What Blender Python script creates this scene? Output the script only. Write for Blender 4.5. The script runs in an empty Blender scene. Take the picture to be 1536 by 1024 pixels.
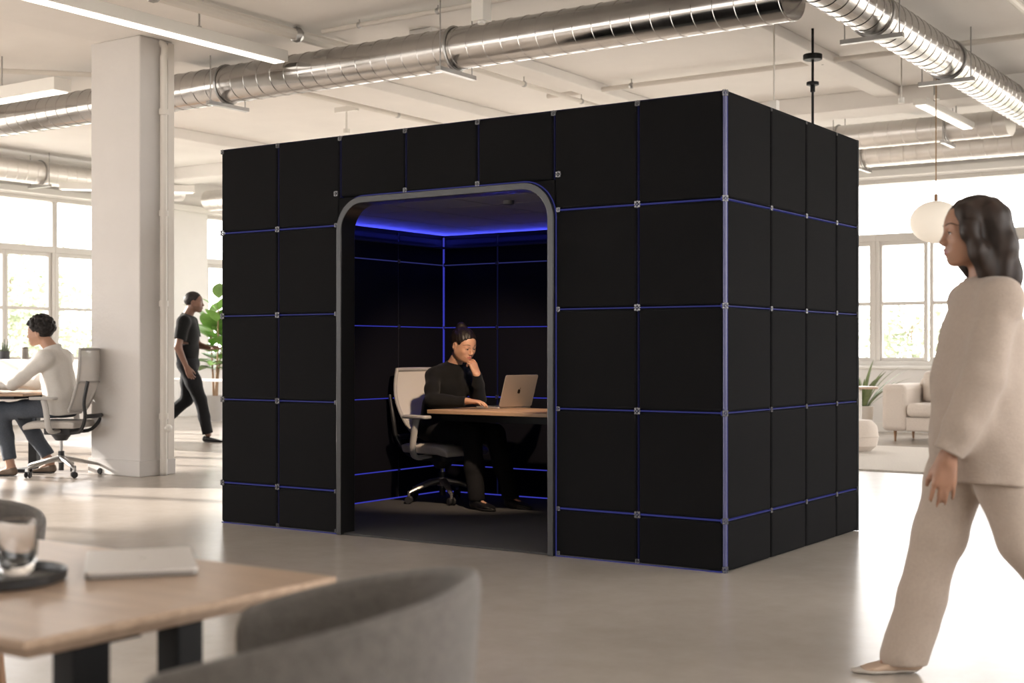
import bpy, bmesh, math, random
import numpy as np
from mathutils import Vector, Matrix, Euler
random.seed(7)
rng = np.random.default_rng(7)
S = bpy.context.scene
COL = S.collection
TH = math.radians(34.0)
CT, ST = math.cos(TH), math.sin(TH)
CAM = Vector((6.362, -6.081, 1.10))
FPX, HOR = 2004.0, 527.0

def at(px, py, d):
    """world point seen at a pixel of the photograph at depth d"""
    u = (px - 768) / FPX * d
    return Vector((CAM.x + u * CT - d * ST, CAM.y + u * ST + d * CT, CAM.z + (HOR - py) / FPX * d))

def cam2w(x, d, z=0.0):
    return Vector((CAM.x + x * CT - d * ST, CAM.y + x * ST + d * CT, z))

# ------------------------------------------------------------------ materials
MATS = {}
def mat(name, col=(.8, .8, .8), rough=.5, metal=0.0, noise=0.0, nscale=8.0, bump=0.0, bscale=60.0, spec=.5,
        emit=None, estr=0.0, sheen=0.0, sss=0.0, stretch=None, rvar=0.0, coord='Object', coat=0.0):
    if name in MATS: return MATS[name]
    m = bpy.data.materials.new(name); m.use_nodes = True
    nt = m.node_tree; N = nt.nodes; L = nt.links
    b = N['Principled BSDF']
    b.inputs['Base Color'].default_value = (*col, 1)
    b.inputs['Roughness'].default_value = rough
    b.inputs['Metallic'].default_value = metal
    b.inputs['Specular IOR Level'].default_value = spec
    if sheen: b.inputs['Sheen Weight'].default_value = sheen
    if coat:
        b.inputs['Coat Weight'].default_value = coat; b.inputs['Coat Roughness'].default_value = .12
    if sss:
        b.inputs['Subsurface Weight'].default_value = sss
        b.inputs['Subsurface Radius'].default_value = (.012, .005, .003)
        b.inputs['Subsurface Scale'].default_value = 1.0
    if emit is not None:
        b.inputs['Emission Color'].default_value = (*emit, 1); b.inputs['Emission Strength'].default_value = estr
    if noise or bump or rvar:
        tc = N.new('ShaderNodeTexCoord'); mp = N.new('ShaderNodeMapping')
        L.new(tc.outputs[coord], mp.inputs['Vector'])
        if stretch: mp.inputs['Scale'].default_value = stretch
    if noise or rvar:
        n = N.new('ShaderNodeTexNoise'); n.inputs['Scale'].default_value = nscale
        n.inputs['Detail'].default_value = 6; n.inputs['Roughness'].default_value = .6
        L.new(mp.outputs['Vector'], n.inputs['Vector'])
    if noise:
        r = N.new('ShaderNodeValToRGB')
        lo = [max(0, c * (1 - noise)) for c in col]; hi = [min(1, c * (1 + noise)) for c in col]
        r.color_ramp.elements[0].color = (*lo, 1); r.color_ramp.elements[1].color = (*hi, 1)
        r.color_ramp.elements[0].position = .3; r.color_ramp.elements[1].position = .7
        L.new(n.outputs['Fac'], r.inputs['Fac']); L.new(r.outputs['Color'], b.inputs['Base Color'])
    if rvar:
        mr = N.new('ShaderNodeMapRange')
        mr.inputs['From Min'].default_value = .3; mr.inputs['From Max'].default_value = .7
        mr.inputs['To Min'].default_value = max(0, rough - rvar); mr.inputs['To Max'].default_value = rough + rvar
        L.new(n.outputs['Fac'], mr.inputs['Value']); L.new(mr.outputs['Result'], b.inputs['Roughness'])
    if bump:
        n2 = N.new('ShaderNodeTexNoise'); n2.inputs['Scale'].default_value = bscale; n2.inputs['Detail'].default_value = 4
        L.new(mp.outputs['Vector'], n2.inputs['Vector'])
        bp = N.new('ShaderNodeBump'); bp.inputs['Strength'].default_value = bump; bp.inputs['Distance'].default_value = .01
        L.new(n2.outputs['Fac'], bp.inputs['Height']); L.new(bp.outputs['Normal'], b.inputs['Normal'])
    MATS[name] = m
    return m

def glass_mat(name, tint=(1, 1, 1), refl=.06):
    m = bpy.data.materials.new(name); m.use_nodes = True
    nt = m.node_tree; N = nt.nodes; L = nt.links
    N.remove(N['Principled BSDF'])
    t = N.new('ShaderNodeBsdfTransparent'); t.inputs['Color'].default_value = (*tint, 1)
    g = N.new('ShaderNodeBsdfGlossy'); g.inputs['Roughness'].default_value = .02
    lw = N.new('ShaderNodeLayerWeight'); lw.inputs['Blend'].default_value = refl
    mx = N.new('ShaderNodeMixShader')
    L.new(lw.outputs['Fresnel'], mx.inputs['Fac']); L.new(t.outputs[0], mx.inputs[1]); L.new(g.outputs[0], mx.inputs[2])
    L.new(mx.outputs[0], N['Material Output'].inputs['Surface'])
    MATS[name] = m
    return m

def see_through(name, col, alpha, rough=.7):
    """a fine woven mesh: part of the light passes"""
    m = bpy.data.materials.new(name); m.use_nodes = True
    b = m.node_tree.nodes['Principled BSDF']
    b.inputs['Base Color'].default_value = (*col, 1); b.inputs['Roughness'].default_value = rough
    b.inputs['Alpha'].default_value = alpha
    MATS[name] = m
    return m

# ------------------------------------------------------------------ mesh builder
class MB:
    def __init__(s): s.v = []; s.f = []; s.mi = []
    def add(s, vs, fs, mi=0):
        o = len(s.v); s.v += [tuple(v) for v in vs]
        s.f += [tuple(i + o for i in f) for f in fs]; s.mi += [mi] * len(fs)
        return s
    def box(s, lo, hi, mi=0, M=None):
        x0, y0, z0 = lo; x1, y1, z1 = hi
        vs = [Vector(p) for p in ((x0,y0,z0),(x1,y0,z0),(x1,y1,z0),(x0,y1,z0),(x0,y0,z1),(x1,y0,z1),(x1,y1,z1),(x0,y1,z1))]
        if M is not None: vs = [M @ v for v in vs]
        return s.add(vs, [(0,3,2,1),(4,5,6,7),(0,1,5,4),(1,2,6,5),(2,3,7,6),(3,0,4,7)], mi)
    def cbox(s, c, d, mi=0, M=None):
        return s.box([c[i]-d[i]/2 for i in range(3)], [c[i]+d[i]/2 for i in range(3)], mi, M)
    def sweep(s, pts, rad, n=12, mi=0, caps=True, flat=1.0, up=None):
        """tube along points; rad scalar or list; flat squashes the second axis"""
        pts = [Vector(p) for p in pts]; m = len(pts)
        rs = rad if isinstance(rad, (list, tuple)) else [rad] * m
        vs = []; prev = None
        for i, p in enumerate(pts):
            t = (pts[min(i+1, m-1)] - pts[max(i-1, 0)]).normalized()
            if prev is None:
                a = Vector(up) if up else (Vector((0,0,1)) if abs(t.z) < .9 else Vector((1,0,0)))
                u = (a - t * a.dot(t)).normalized()
            else:
                u = (prev - t * prev.dot(t)).normalized()
            prev = u; w = t.cross(u)
            for k in range(n):
                an = 2 * math.pi * k / n
                vs.append(p + u * (math.cos(an) * rs[i] * flat) + w * (math.sin(an) * rs[i]))
        fs = []
        for i in range(m-1):
            for k in range(n):
                a = i*n+k; b = i*n+(k+1) % n
                fs.append((a, b, b+n, a+n))
        if caps:
            fs.append(tuple(range(n-1, -1, -1))); fs.append(tuple(range((m-1)*n, m*n)))
        return s.add(vs, fs, mi)
    def cyl(s, a, b, r, n=16, mi=0, r2=None):
        return s.sweep([a, b], [r, r if r2 is None else r2], n, mi)
    def lathe(s, prof, c=(0,0,0), n=24, mi=0, M=None):
        """profile of (radius, z) turned about z"""
        vs = []; fs = []; m = len(prof)
        for r, z in prof:
            for k in range(n):
                an = 2*math.pi*k/n
                v = Vector((r*math.cos(an), r*math.sin(an), z))
                if M is not None: v = M @ v
                vs.append(v + Vector(c))
        for i in range(m-1):
            for k in range(n):
                a = i*n+k; b = i*n+(k+1) % n
                fs.append((a, b, b+n, a+n))
        if prof[0][0] > 1e-5: fs.append(tuple(range(n-1, -1, -1)))
        if prof[-1][0] > 1e-5: fs.append(tuple(range((m-1)*n, m*n)))
        return s.add(vs, fs, mi)
    def prism(s, poly, lo, hi, axis=2, mi=0):
        """polygon extruded along an axis"""
        def mk(p, h):
            if axis == 2: return (p[0], p[1], h)
            if axis == 1: return (p[0], h, p[1])
            return (h, p[0], p[1])
        n = len(poly)
        vs = [mk(p, lo) for p in poly] + [mk(p, hi) for p in poly]
        fs = [tuple(range(n-1, -1, -1)), tuple(range(n, 2*n))]
        fs += [(i, (i+1) % n, (i+1) % n+n, i+n) for i in range(n)]
        return s.add(vs, fs, mi)
    def ball(s, c, r, n=12, mi=0, M=None):
        rr = r if isinstance(r, (tuple, list)) else (r, r, r)
        vs = []; fs = []; m = n//2+1
        for i in range(m+1):
            a = math.pi*i/m
            for k in range(n):
                b = 2*math.pi*k/n
                v = Vector((rr[0]*math.sin(a)*math.cos(b), rr[1]*math.sin(a)*math.sin(b), rr[2]*math.cos(a)))
                if M is not None: v = M @ v
                vs.append(v + Vector(c))
        for i in range(m):
            for k in range(n):
                a = i*n+k; b = i*n+(k+1) % n
                fs.append((a, a+n, b+n, b))
        return s.add(vs, fs, mi)
    def rbox(s, lo, hi, r, n=4, mi=0, M=None, axis=2):
        """box with round corners in the plane across the axis"""
        ax = [i for i in range(3) if i != axis]
        a0, b0 = lo[ax[0]], lo[ax[1]]; a1, b1 = hi[ax[0]], hi[ax[1]]
        poly = []
        for (ca, cb, st) in ((a1-r, b1-r, 0), (a0+r, b1-r, 90), (a0+r, b0+r, 180), (a1-r, b0+r, 270)):
            for i in range(n+1):
                t = math.radians(st + 90*i/n); poly.append((ca + r*math.cos(t), cb + r*math.sin(t)))
        tmp = MB().prism(poly, lo[axis], hi[axis], axis)
        vs = [Vector(v) for v in tmp.v]
        if M is not None: vs = [M @ v for v in vs]
        return s.add(vs, tmp.f, mi)
    def build(s, name, mats, parent=None, bevel=0.0, seg=2, smooth=False, sub=0, loc=None):
        me = bpy.data.meshes.new(name); me.from_pydata(s.v, [], s.f); me.update()
        ms = mats if isinstance(mats, (list, tuple)) else [mats]
        for m in ms: me.materials.append(m)
        if len(ms) > 1: me.polygons.foreach_set('material_index', s.mi)
        bm = bmesh.new(); bm.from_mesh(me); bmesh.ops.recalc_face_normals(bm, faces=bm.faces); bm.to_mesh(me); bm.free()
        o = bpy.data.objects.new(name, me); COL.objects.link(o)
        if parent is not None: o.parent = parent
        if loc is not None: o.location = loc
        if bevel:
            md = o.modifiers.new('b', 'BEVEL'); md.width = bevel; md.segments = seg; md.limit_method = 'ANGLE'; md.angle_limit = math.radians(40)
        if sub:
            md = o.modifiers.new('s', 'SUBSURF'); md.levels = sub; md.render_levels = sub
        if smooth: shade(o)
        return o

def shade(o, ang=35):
    me = o.data
    me.polygons.foreach_set('use_smooth', [True] * len(me.polygons))
    try: me.set_sharp_from_angle(angle=math.radians(ang))
    except Exception: pass

def tag(o, label=None, cat=None, group=None, kind=None):
    if label: o['label'] = label
    if cat: o['category'] = cat
    if group: o['group'] = group
    if kind: o['kind'] = kind
    return o

def thing(name, label, cat, loc=(0,0,0), rz=0.0, group=None):
    o = bpy.data.objects.new(name, None); COL.objects.link(o)
    o.location = loc; o.rotation_euler = (0, 0, rz); o.empty_display_size = .1
    return tag(o, label, cat, group)

def structure(o, label, cat): return tag(o, label, cat, None, 'structure')

def copy_tree(o, parent=None):
    c = o.copy(); COL.objects.link(c)
    if parent is not None: c.parent = parent
    for ch in list(o.children): copy_tree(ch, c)
    return c

def prof(ctrl, n):
    """Catmull-Rom through control points"""
    P = [Vector(p) for p in ctrl]; P = [P[0]*2-P[1]] + P + [P[-1]*2-P[-2]]
    out = []; m = len(P)-3
    for i in range(n+1):
        t = i/n*m; k = min(int(t), m-1); t -= k
        a, b, c, d = P[k:k+4]
        out.append(.5*((2*b)+(-a+c)*t+(2*a-5*b+4*c-d)*t*t+(-a+3*b-3*c+d)*t**3))
    return out
# ------------------------------------------------------------------ palette
M_wall = mat('warm_white_paint', (.80, .78, .755), .75, noise=.03, nscale=1.2, bump=.06, bscale=25)
M_ceil = mat('ceiling_paint', (.80, .775, .75), .8, noise=.05, nscale=.7, bump=.12, bscale=14)
M_col = mat('column_plaster', (.62, .595, .575), .7, noise=.03, nscale=2, bump=.15, bscale=30)
M_white = mat('white_enamel', (.80, .78, .74), .45)
M_wframe = mat('window_frame_paint', (.62, .59, .55), .5)
M_galv = mat('galvanised_steel', (.47, .455, .44), .19, 1.0, noise=.10, nscale=2.5, rvar=.08)
M_galv_haze = mat('hazed_galvanised_steel', (.74, .71, .68), .38, .85, noise=.06, nscale=2.5)  # lighter steel copy, window flare over the far ducts mixed into its colour
M_steel = mat('dull_steel', (.42, .41, .40), .35, 1.0)
M_black = mat('black_powder_coat', (.010, .010, .0105), .5, spec=.2)
M_rubber = mat('black_plastic', (.02, .02, .022), .5)
M_glass = glass_mat('window_glass', (1, 1, 1), .04)
M_lamp = mat('linear_lamp_diffuser', (.9, .9, .9), .5, emit=(1, .93, .84), estr=.75)
M_pipe = mat('painted_pipe', (.70, .66, .61), .5)

def floor_mat():
    m = bpy.data.materials.new('polished_concrete'); m.use_nodes = True
    nt = m.node_tree; N = nt.nodes; L = nt.links; b = N['Principled BSDF']
    tc = N.new('ShaderNodeTexCoord')
    n1 = N.new('ShaderNodeTexNoise'); n1.inputs['Scale'].default_value = .8; n1.inputs['Detail'].default_value = 5; n1.inputs['Roughness'].default_value = .5
    n2 = N.new('ShaderNodeTexNoise'); n2.inputs['Scale'].default_value = 7; n2.inputs['Detail'].default_value = 8; n2.inputs['Roughness'].default_value = .7
    n1.inputs['Distortion'].default_value = .1
    L.new(tc.outputs['Object'], n1.inputs['Vector']); L.new(tc.outputs['Object'], n2.inputs['Vector'])
    mx = N.new('ShaderNodeMix'); mx.data_type = 'FLOAT'; mx.inputs[0].default_value = .35
    L.new(n1.outputs['Fac'], mx.inputs[2]); L.new(n2.outputs['Fac'], mx.inputs[3])
    r = N.new('ShaderNodeValToRGB'); e = r.color_ramp.elements
    e[0].position = .28; e[0].color = (.355, .312, .272, 1); e[1].position = .72; e[1].color = (.505, .452, .40, 1)
    L.new(mx.outputs[0], r.inputs['Fac']); L.new(r.outputs['Color'], b.inputs['Base Color'])
    b.inputs['Roughness'].default_value = .25
    b.inputs['Specular IOR Level'].default_value = .34
    bp = N.new('ShaderNodeBump'); bp.inputs['Strength'].default_value = .03; bp.inputs['Distance'].default_value = .01
    L.new(n2.outputs['Fac'], bp.inputs['Height']); return m
M_floor = floor_mat()

def wood_mat(name, c0, c1, rough=.4, sc=(1, 14, 14), spec=.5):
    m = bpy.data.materials.new(name); m.use_nodes = True
    nt = m.node_tree; N = nt.nodes; L = nt.links; b = N['Principled BSDF']
    tc = N.new('ShaderNodeTexCoord'); mp = N.new('ShaderNodeMapping'); mp.inputs['Scale'].default_value = sc
    n = N.new('ShaderNodeTexNoise'); n.inputs['Scale'].default_value = 3.0; n.inputs['Detail'].default_value = 8; n.inputs['Roughness'].default_value = .6
    n.inputs['Distortion'].default_value = .8
    L.new(tc.outputs['Object'], mp.inputs[0]); L.new(mp.outputs[0], n.inputs['Vector'])
    r = N.new('ShaderNodeValToRGB'); r.color_ramp.elements[0].position = .32; r.color_ramp.elements[1].position = .7
    r.color_ramp.elements[0].color = (*c0, 1); r.color_ramp.elements[1].color = (*c1, 1)
    L.new(n.outputs['Fac'], r.inputs['Fac']); L.new(r.outputs['Color'], b.inputs['Base Color'])
    b.inputs['Roughness'].default_value = rough; b.inputs['Specular IOR Level'].default_value = spec
    return m
M_oak = wood_mat('oak_veneer', (.38, .265, .185), (.51, .37, .265), .33)
M_oak2 = wood_mat('walnut_toned_oak', (.30, .19, .115), (.41, .27, .175), .45)
M_leg = wood_mat('oiled_wood', (.22, .115, .055), (.32, .17, .085), .45, (14, 14, 1))

# ------------------------------------------------------------------ shell
X0, X1, Y0, Y1, ZC = -11.0, 9.5, -9.0, 12.0, 4.0
SILL, HEAD = .90, 3.47
structure(MB().box((X0-.3, Y0-.3, -.12), (X1+.3, Y1+.3, 0)).build('floor', M_floor), 'polished beige concrete floor of the loft office', 'floor')
structure(MB().box((X0-.3, Y0-.3, ZC), (X1+.3, Y1+.3, ZC+.25)).build('ceiling', M_ceil), 'white painted concrete ceiling with exposed services', 'ceiling')
# window bays
LY = [8.81 - 1.72*i for i in range(0, 11)]            # posts on the left wall
def wall_strip(name, runs, along, label):
    m = MB()
    T = .3
    def b(a0, a1, z0, z1):
        if along == 'Y': m.box((X0-T, a0, z0), (X0, a1, z1))
        elif along == 'X': m.box((a0, Y1, z0), (a1, Y1+T, z1))
        elif along == 'R': m.box((X1, a0, z0), (X1+T, a1, z1))
        elif along == 'F': m.box((a0, Y0-T, z0), (a1, Y0, z1))
    a_lo, a_hi = (Y0-.3, Y1+.3) if along == 'Y' else (X0, X1) if along in 'XF' else (Y0, Y1+.3)
    b(a_lo, a_hi, 0, SILL); b(a_lo, a_hi, HEAD, ZC)
    cur = a_lo
    for (s, e) in runs:
        b(cur, s, SILL, HEAD); cur = e
    b(cur, a_hi, SILL, HEAD)
    return structure(m.build(name, M_wall), label, 'wall')
L_runs = [(LY[-1], LY[0]), (10.2, 11.63)]
B_runs = [(.204-1.43*7, .204+1.43*6)]
wall_strip('wall_left', L_runs, 'Y', 'white window wall on the far left side')
wall_strip('wall_back', B_runs, 'X', 'white window wall behind the cream sofa')
R_runs = [(-7.0, 7.3)]  # unseen openings added to bring daylight in from the right
wall_strip('wall_right', R_runs, 'R', 'white wall on the right, out of view, with windows added for daylight')
F_runs = [(-8.6, -.02)]  # unseen openings added behind the viewer to lift the interior light
wall_strip('wall_front', F_runs, 'F', 'white wall behind the viewer, with windows added for daylight')

WN = [0]
def window(along, a0, a1, sash, label, group=None):
    WN[0] += 1
    root = bpy.data.objects.new('window_%d' % WN[0], None); COL.objects.link(root)
    f = MB(); g = MB()
    def b(mb, s, e, z0, z1, d0, d1):
        if along == 'Y': mb.box((d0, s, z0), (d1, e, z1))
        elif along == 'R': mb.box((-d1, s, z0), (-d0, e, z1))
        elif along == 'F': mb.box((s, d0, z0), (e, d1, z1))
        else: mb.box((s, -d1, z0), (e, -d0, z1))
    if along == 'Y': root.location = (X0, 0, 0)
    elif along == 'R': root.location = (X1, 0, 0)
    elif along == 'F': root.location = (0, Y0, 0)
    else: root.location = (0, Y1, 0)
    w = .045; m_ = .5*(a0+a1)
    TP = 2.66 if along == 'X' else HEAD
    b(f, a0, a0+w*1.1, SILL, TP, -.16, -.04); b(f, a1-w*1.1, a1, SILL, TP, -.16, -.04)
    for z, h in ((SILL, .07), (HEAD-.06, .06), (2.62, .10)): b(f, a0, a1, z, z+h, -.17, -.03)
    # sash of the lower light
    for s, e in sash:
        b(f, s, s+.05, SILL+.06, 2.63, -.14, -.07); b(f, e-.05, e, SILL+.06, 2.63, -.14, -.07)
        b(f, s+.02, e-.02, 1.735, 1.785, -.137, -.065); b(f, s+.045, e-.045, SILL+.065, SILL+.12, -.136, -.074); b(f, s+.045, e-.045, 2.56, 2.625, -.136, -.074)
    fo = f.build('window_frame', M_wframe, root, bevel=.006, seg=1)
    b(g, a0+.03, a1-.03, SILL+.05, HEAD-.04, -.115, -.105)
    g.build('glass_pane', M_glass, root)
    structure(root, label, 'window')
    if group: root['group'] = group
    return root
for i in range(len(LY)-1):
    a0, a1 = LY[i+1], LY[i]
    mid = a0 + .86
    lab = ['tall white-framed window right of the mullion, beside the plaster column', 'tall white-framed window behind the seated man with green trees outside'][i] if i < 2 else 'tall window of the left wall nearer the viewer, out of the frame'
    window('Y', a0, a1, [(a0+.05, mid), (mid, a1-.05)] if i else [(a0+.05, a1-.05)], lab, None if i < 2 else 'left wall windows out of the frame')
window('Y', 10.2, 11.63, [(10.25, 10.9), (10.9, 11.58)], 'narrow window in the far corner behind the leafy plant')
for i in range(13):
    a0 = .204 - 1.43*7 + 1.43*i; a1 = a0+1.43
    vis = {6: 'back wall window whose edge shows past the black booth', 7: 'back wall window above the left arm of the cream sofa', 8: 'back wall window behind the woman in beige'}
    window('X', a0, a1, [(a0+.05, a0+.716), (a0+.716, a1-.05)] if i != 7 else [(a0+.03, a0+.70), (a0+.73, a1-.03)], vis.get(i, 'back wall window hidden from view'), None if i in vis else 'back wall windows out of view')
for i in range(10):  # added windows, they only let extra daylight in
    a0 = -7.0+1.43*i
    window('R', a0, a0+1.43, [(a0+.05, a0+.716), (a0+.716, a0+1.38)], 'unseen right wall window added for daylight', 'unseen right wall windows added for daylight')
for i in range(6):  # added windows, out of sight, to brighten the foreground and room
    a0 = -8.6+1.43*i
    window('F', a0, a0+1.43, [(a0+.05, a0+.716), (a0+.716, a0+1.38)], 'unseen front wall window added for daylight', 'unseen front wall windows added for daylight')
# sills, base boards
m = MB()
for s, e in L_runs: m.box((X0-.03, s, SILL-.035), (X0+.14, e, SILL+.005))
structure(m.build('trim_1', M_white, bevel=.006), 'white window sill along the left wall', 'window sill')
m = MB()
for s, e in B_runs: m.box((s, Y1-.14, SILL-.035), (e, Y1+.03, SILL+.005))
structure(m.build('trim_2', M_white, bevel=.006), 'white window sill along the back wall', 'window sill')
m = MB()
m.box((X0, Y1-.10, HEAD+.02), (X1, Y1, HEAD+.12)); m.box((X0, Y1-.05, HEAD+.20), (X1, Y1, HEAD+.24))
structure(m.build('trim_3', M_white, bevel=.01), 'white blind box above the back windows', 'trim')
structure(MB().box((X0, Y0, HEAD+.02), (X0+.10, Y1-.11, HEAD+.12)).build('trim_4', M_white, bevel=.01), 'white blind box above the left windows', 'trim')
structure(MB().box((X0, Y0, 0), (X0+.02, Y1, .12)).build('baseboard_left', M_white), 'white baseboard along the left wall', 'baseboard')
structure(MB().box((X0+.021, Y1-.02, 0), (X1, Y1, .12)).build('baseboard_back', M_white), 'white baseboard along the back wall', 'baseboard')
# ceiling beams
BEAMS = []
def beam(name, lo, hi, label):
    BEAMS.append((lo, hi))
    structure(MB().box(lo, hi).build(name, M_ceil, bevel=.012), label, 'beam')
beam('beam', (-3.45, Y0, 3.88), (-2.75, Y1, ZC), 'wide shallow ceiling beam over the plaster column')
beam('beam.001', (-1.16, 3.4, 3.90), (-.90, Y1, ZC), 'narrow ceiling beam above the booth roof')
beam('beam.002', (1.45, 3.6, 3.90), (1.70, Y1, ZC), 'narrow ceiling beam above the right rear of the booth')
beam('beam.003', (X0, 8.4, 3.80), (X1, 8.95, ZC), 'broad ceiling beam across the back of the loft')
beam('beam.004', (4.2, Y0, 3.90), (4.5, 8.4, ZC), 'narrow ceiling beam right of the right hand duct')
beam('beam.005', (-7.2, Y0, 3.86), (-6.9, 8.4, ZC), 'narrow ceiling beam toward the left windows')
# plaster column with its conduit
c0 = at(210, 716, 11.72)
cx1, cy0 = c0.x, c0.y
m = MB(); m.box((cx1-.66, cy0, 0), (cx1, cy0+.373, 3.88))
col = m.build('column', M_col, bevel=.012)
structure(col, 'square white plaster column left of the black booth', 'column')
k = MB(); k.box((cx1-.68, cy0-.018, 0), (cx1+.018, cy0+.391, .14)); k.build('base_board', M_col, col, bevel=.006)
k = MB(); yk = cy0+.215
k.sweep(prof([(cx1-.02, yk+.03, 3.86), (cx1+.05, yk+.02, 3.80), (cx1+.06, yk, 3.66), (cx1+.06, yk, 3.4), (cx1+.06, yk, .16), (cx1+.06, yk, .02)], 30), .032, 12)
for z in (3.2, 2.3, 1.5, .5): k.cyl((cx1+.06, yk, z), (cx1+.06, yk, z+.05), .042, 12)
k.cyl((cx1+.02, yk+.055, .02), (cx1+.02, yk+.055, 3.7), .014, 10)
k.box((cx1, cy0+.30, .14), (cx1+.02, cy0+.372, 3.86))
k.build('conduit_pipe', M_pipe, col, smooth=True)
k = MB(); k.ball((cx1+.10, yk+.02, .42), .035, 10); k.cyl((cx1+.06, yk, .42), (cx1+.12, yk, .42), .018, 10); k.build('valve', M_white, col, smooth=True)

def top_at(x, y):
    z = ZC
    for lo, hi in BEAMS:
        if lo[0]-.03 < x < hi[0]+.03 and lo[1]-.03 < y < hi[1]+.03: z = min(z, lo[2])
    return z-.001
# ------------------------------------------------------------------ air ducts
def duct(name, pts, r, label, hang=(), pitch=.17, group=None, mat_=None):
    pts = [Vector(p) for p in pts]
    root = thing(name, label, 'air duct', pts[0], 0, group)
    m = MB(); base = pts[0]
    # walk the path, ring by ring, with a raised spiral seam every pitch
    seq = []; total = 0
    for i in range(len(pts)-1):
        a, b = pts[i], pts[i+1]; d = (b-a).length
        seq.append((a, b, d, total)); total += d
    stations = []
    s = 0.0
    while s < total:
        for ds, dr in ((0, 0), (.003, .0045), (.009, .0045), (.012, 0)):
            if s+ds <= total: stations.append((s+ds, dr))
        s += pitch
    stations.append((total, 0))
    P = []; R = []
    for s, dr in stations:
        for a, b, d, t0 in seq:
            if s <= t0+d+1e-6:
                P.append(a+(b-a)*((s-t0)/d)-base); R.append(r+dr); break
    m.sweep(P, R, 28)
    # lean the rings a little, the way a spiral seam runs
    o = m.build('duct_run', mat_ or M_galv, root, smooth=True)
    d0 = (pts[1]-pts[0]).normalized()
    if len(pts) == 2:
        side = Vector((0, 0, 1)).cross(d0)
        for v in o.data.vertices:
            v.co = v.co + d0*(v.co.dot(side)*.16)
    for (s, w) in hang:
        for a, b, d, t0 in seq:
            if s <= t0+d:
                c = a+(b-a)*((s-t0)/d)-base; t = (b-a).normalized(); break
        side = Vector((0, 0, 1)).cross(t)
        h = MB()
        h.sweep([c+(side*math.cos(q)+Vector((0, 0, 1))*math.sin(q))*(r+.008) for q in [math.pi*(1+j/14) for j in range(15)]], .012, 6)
        h.sweep([c+(side*math.cos(q)+Vector((0, 0, 1))*math.sin(q))*(r+.008) for q in [math.pi*j/14 for j in range(15)]], .012, 6)
        h.cbox(c+Vector((0, 0, -r-.03)), (.05 if abs(t.x) > .5 else 2*r+.16, .05 if abs(t.y) > .5 else 2*r+.16, .035))
        for sg in (-1, 1): h.cyl(c+side*sg*(r+.05)+Vector((0, 0, -r-.03)), c+side*sg*(r+.05)+Vector((0, 0, top_at(base.x+c.x+side.x*sg*(r+.05), base.y+c.y+side.y*sg*(r+.05))-base.z)), .006, 6)
        h.build('hanger', M_steel, root, smooth=True)
    return root
ZD, ZE = 3.64, 3.73
duct('air_duct', [(-8.9, 2.96, ZD), (2.685, 2.96, ZD)], .175, 'long galvanised spiral duct running above the booth front', [(1.9, 0), (5.9, 0), (8.6, 0)])
duct('air_duct.001', [(2.87, -1.0, ZE), (2.87, 11.6, ZE)], .168, 'galvanised spiral duct running back at the top right', [(1.0, 0), (5.1, 0), (7.1, 0)])
duct('air_duct.002', [(-3.0, 9.55, 3.68), (2.6, 9.55, 3.68)], .15, 'spiral duct crossing behind the right hand duct, higher of two', [(3.6, 0), (4.9, 0)], mat_=M_galv_haze)
duct('air_duct.003', [(-3.2, 11.3, 3.70), (2.6, 11.3, 3.70)], .15, 'spiral duct against the back wall, lower of two', [(3.5, 0)], mat_=M_galv_haze)
duct('air_duct.004', [(-10.35, -3, 3.72), (-10.35, 9.0, 3.72)], .17, 'spiral duct above the left windows', [(7.0, 0), (9.3, 0)], mat_=M_galv_haze)
duct('air_duct.005', [(-10.2, 9.5, 3.60), (-3.3, 9.5, 3.60)], .17, 'spiral duct seen between column and booth, nearer', [(1.5, 0)], mat_=M_galv_haze)
duct('air_duct.006', [(-10.3, 11.2, 3.58), (-3.5, 11.2, 3.58)], .16, 'spiral duct seen between column and booth, against the corner wall', [(2, 0)], mat_=M_galv_haze)

# ------------------------------------------------------------------ ceiling lamps, pipes, rods
def CZ(c, x, a): return top_at(c.x+x*math.cos(a), c.y+x*math.sin(a))
def linear_lamp(name, a, b, z, label, w=.15, h=.10, rods=2):
    a = Vector((*a, z)); b = Vector((*b, z)); c = (a+b)/2; d = b-a; ln = d.length
    root = thing(name, label, 'ceiling lamp', c, math.atan2(d.y, d.x), 'linear ceiling lamps')
    MB().box((-ln/2, -w/2, 0), (ln/2, w/2, h)).build('housing', M_white, root, bevel=.006)
    MB().box((-ln/2+.03, -w/2+.02, -.008), (ln/2-.03, w/2-.02, 0.001)).build('diffuser', M_lamp, root)
    for i in range(rods):
        x = (-.5+(i+.5)/rods)*ln*.9
        MB().cyl((x, 0, h), (x, 0, CZ(c, x, math.atan2(d.y, d.x))-z), .008, 8).cyl((x, 0, h), (x, 0, h+.03), .02, 8).build('suspension_rod', M_steel, root, smooth=True)
linear_lamp('linear_lamp', (-2.09, -2.2), (-2.09, 2.74), 3.70, 'long white linear lamp ending in front of the front duct', .16, .10, 3)
linear_lamp('linear_lamp.001', (-7.6, 2.0), (-4.2, 2.0), 3.56, 'lit white linear lamp left of the column, below the duct', .20, .12, 2)
linear_lamp('linear_lamp.002', (-5.6, .2), (-3.75, .2), 3.82, 'short white lamp box at the top left corner', .12, .09, 2)
q = at(1430, 182, 14.6)
linear_lamp('linear_lamp.003', (q.x, q.y-1.2), (q.x, q.y+.6), q.z, 'small lit lamp between the two rear ducts on the right', .14, .07, 2)
linear_lamp('linear_lamp.004', (-9.9, 6.3), (-8.6, 7.7), 3.45, 'white lamp box near the head of the left windows', .14, .1, 2)

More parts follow.
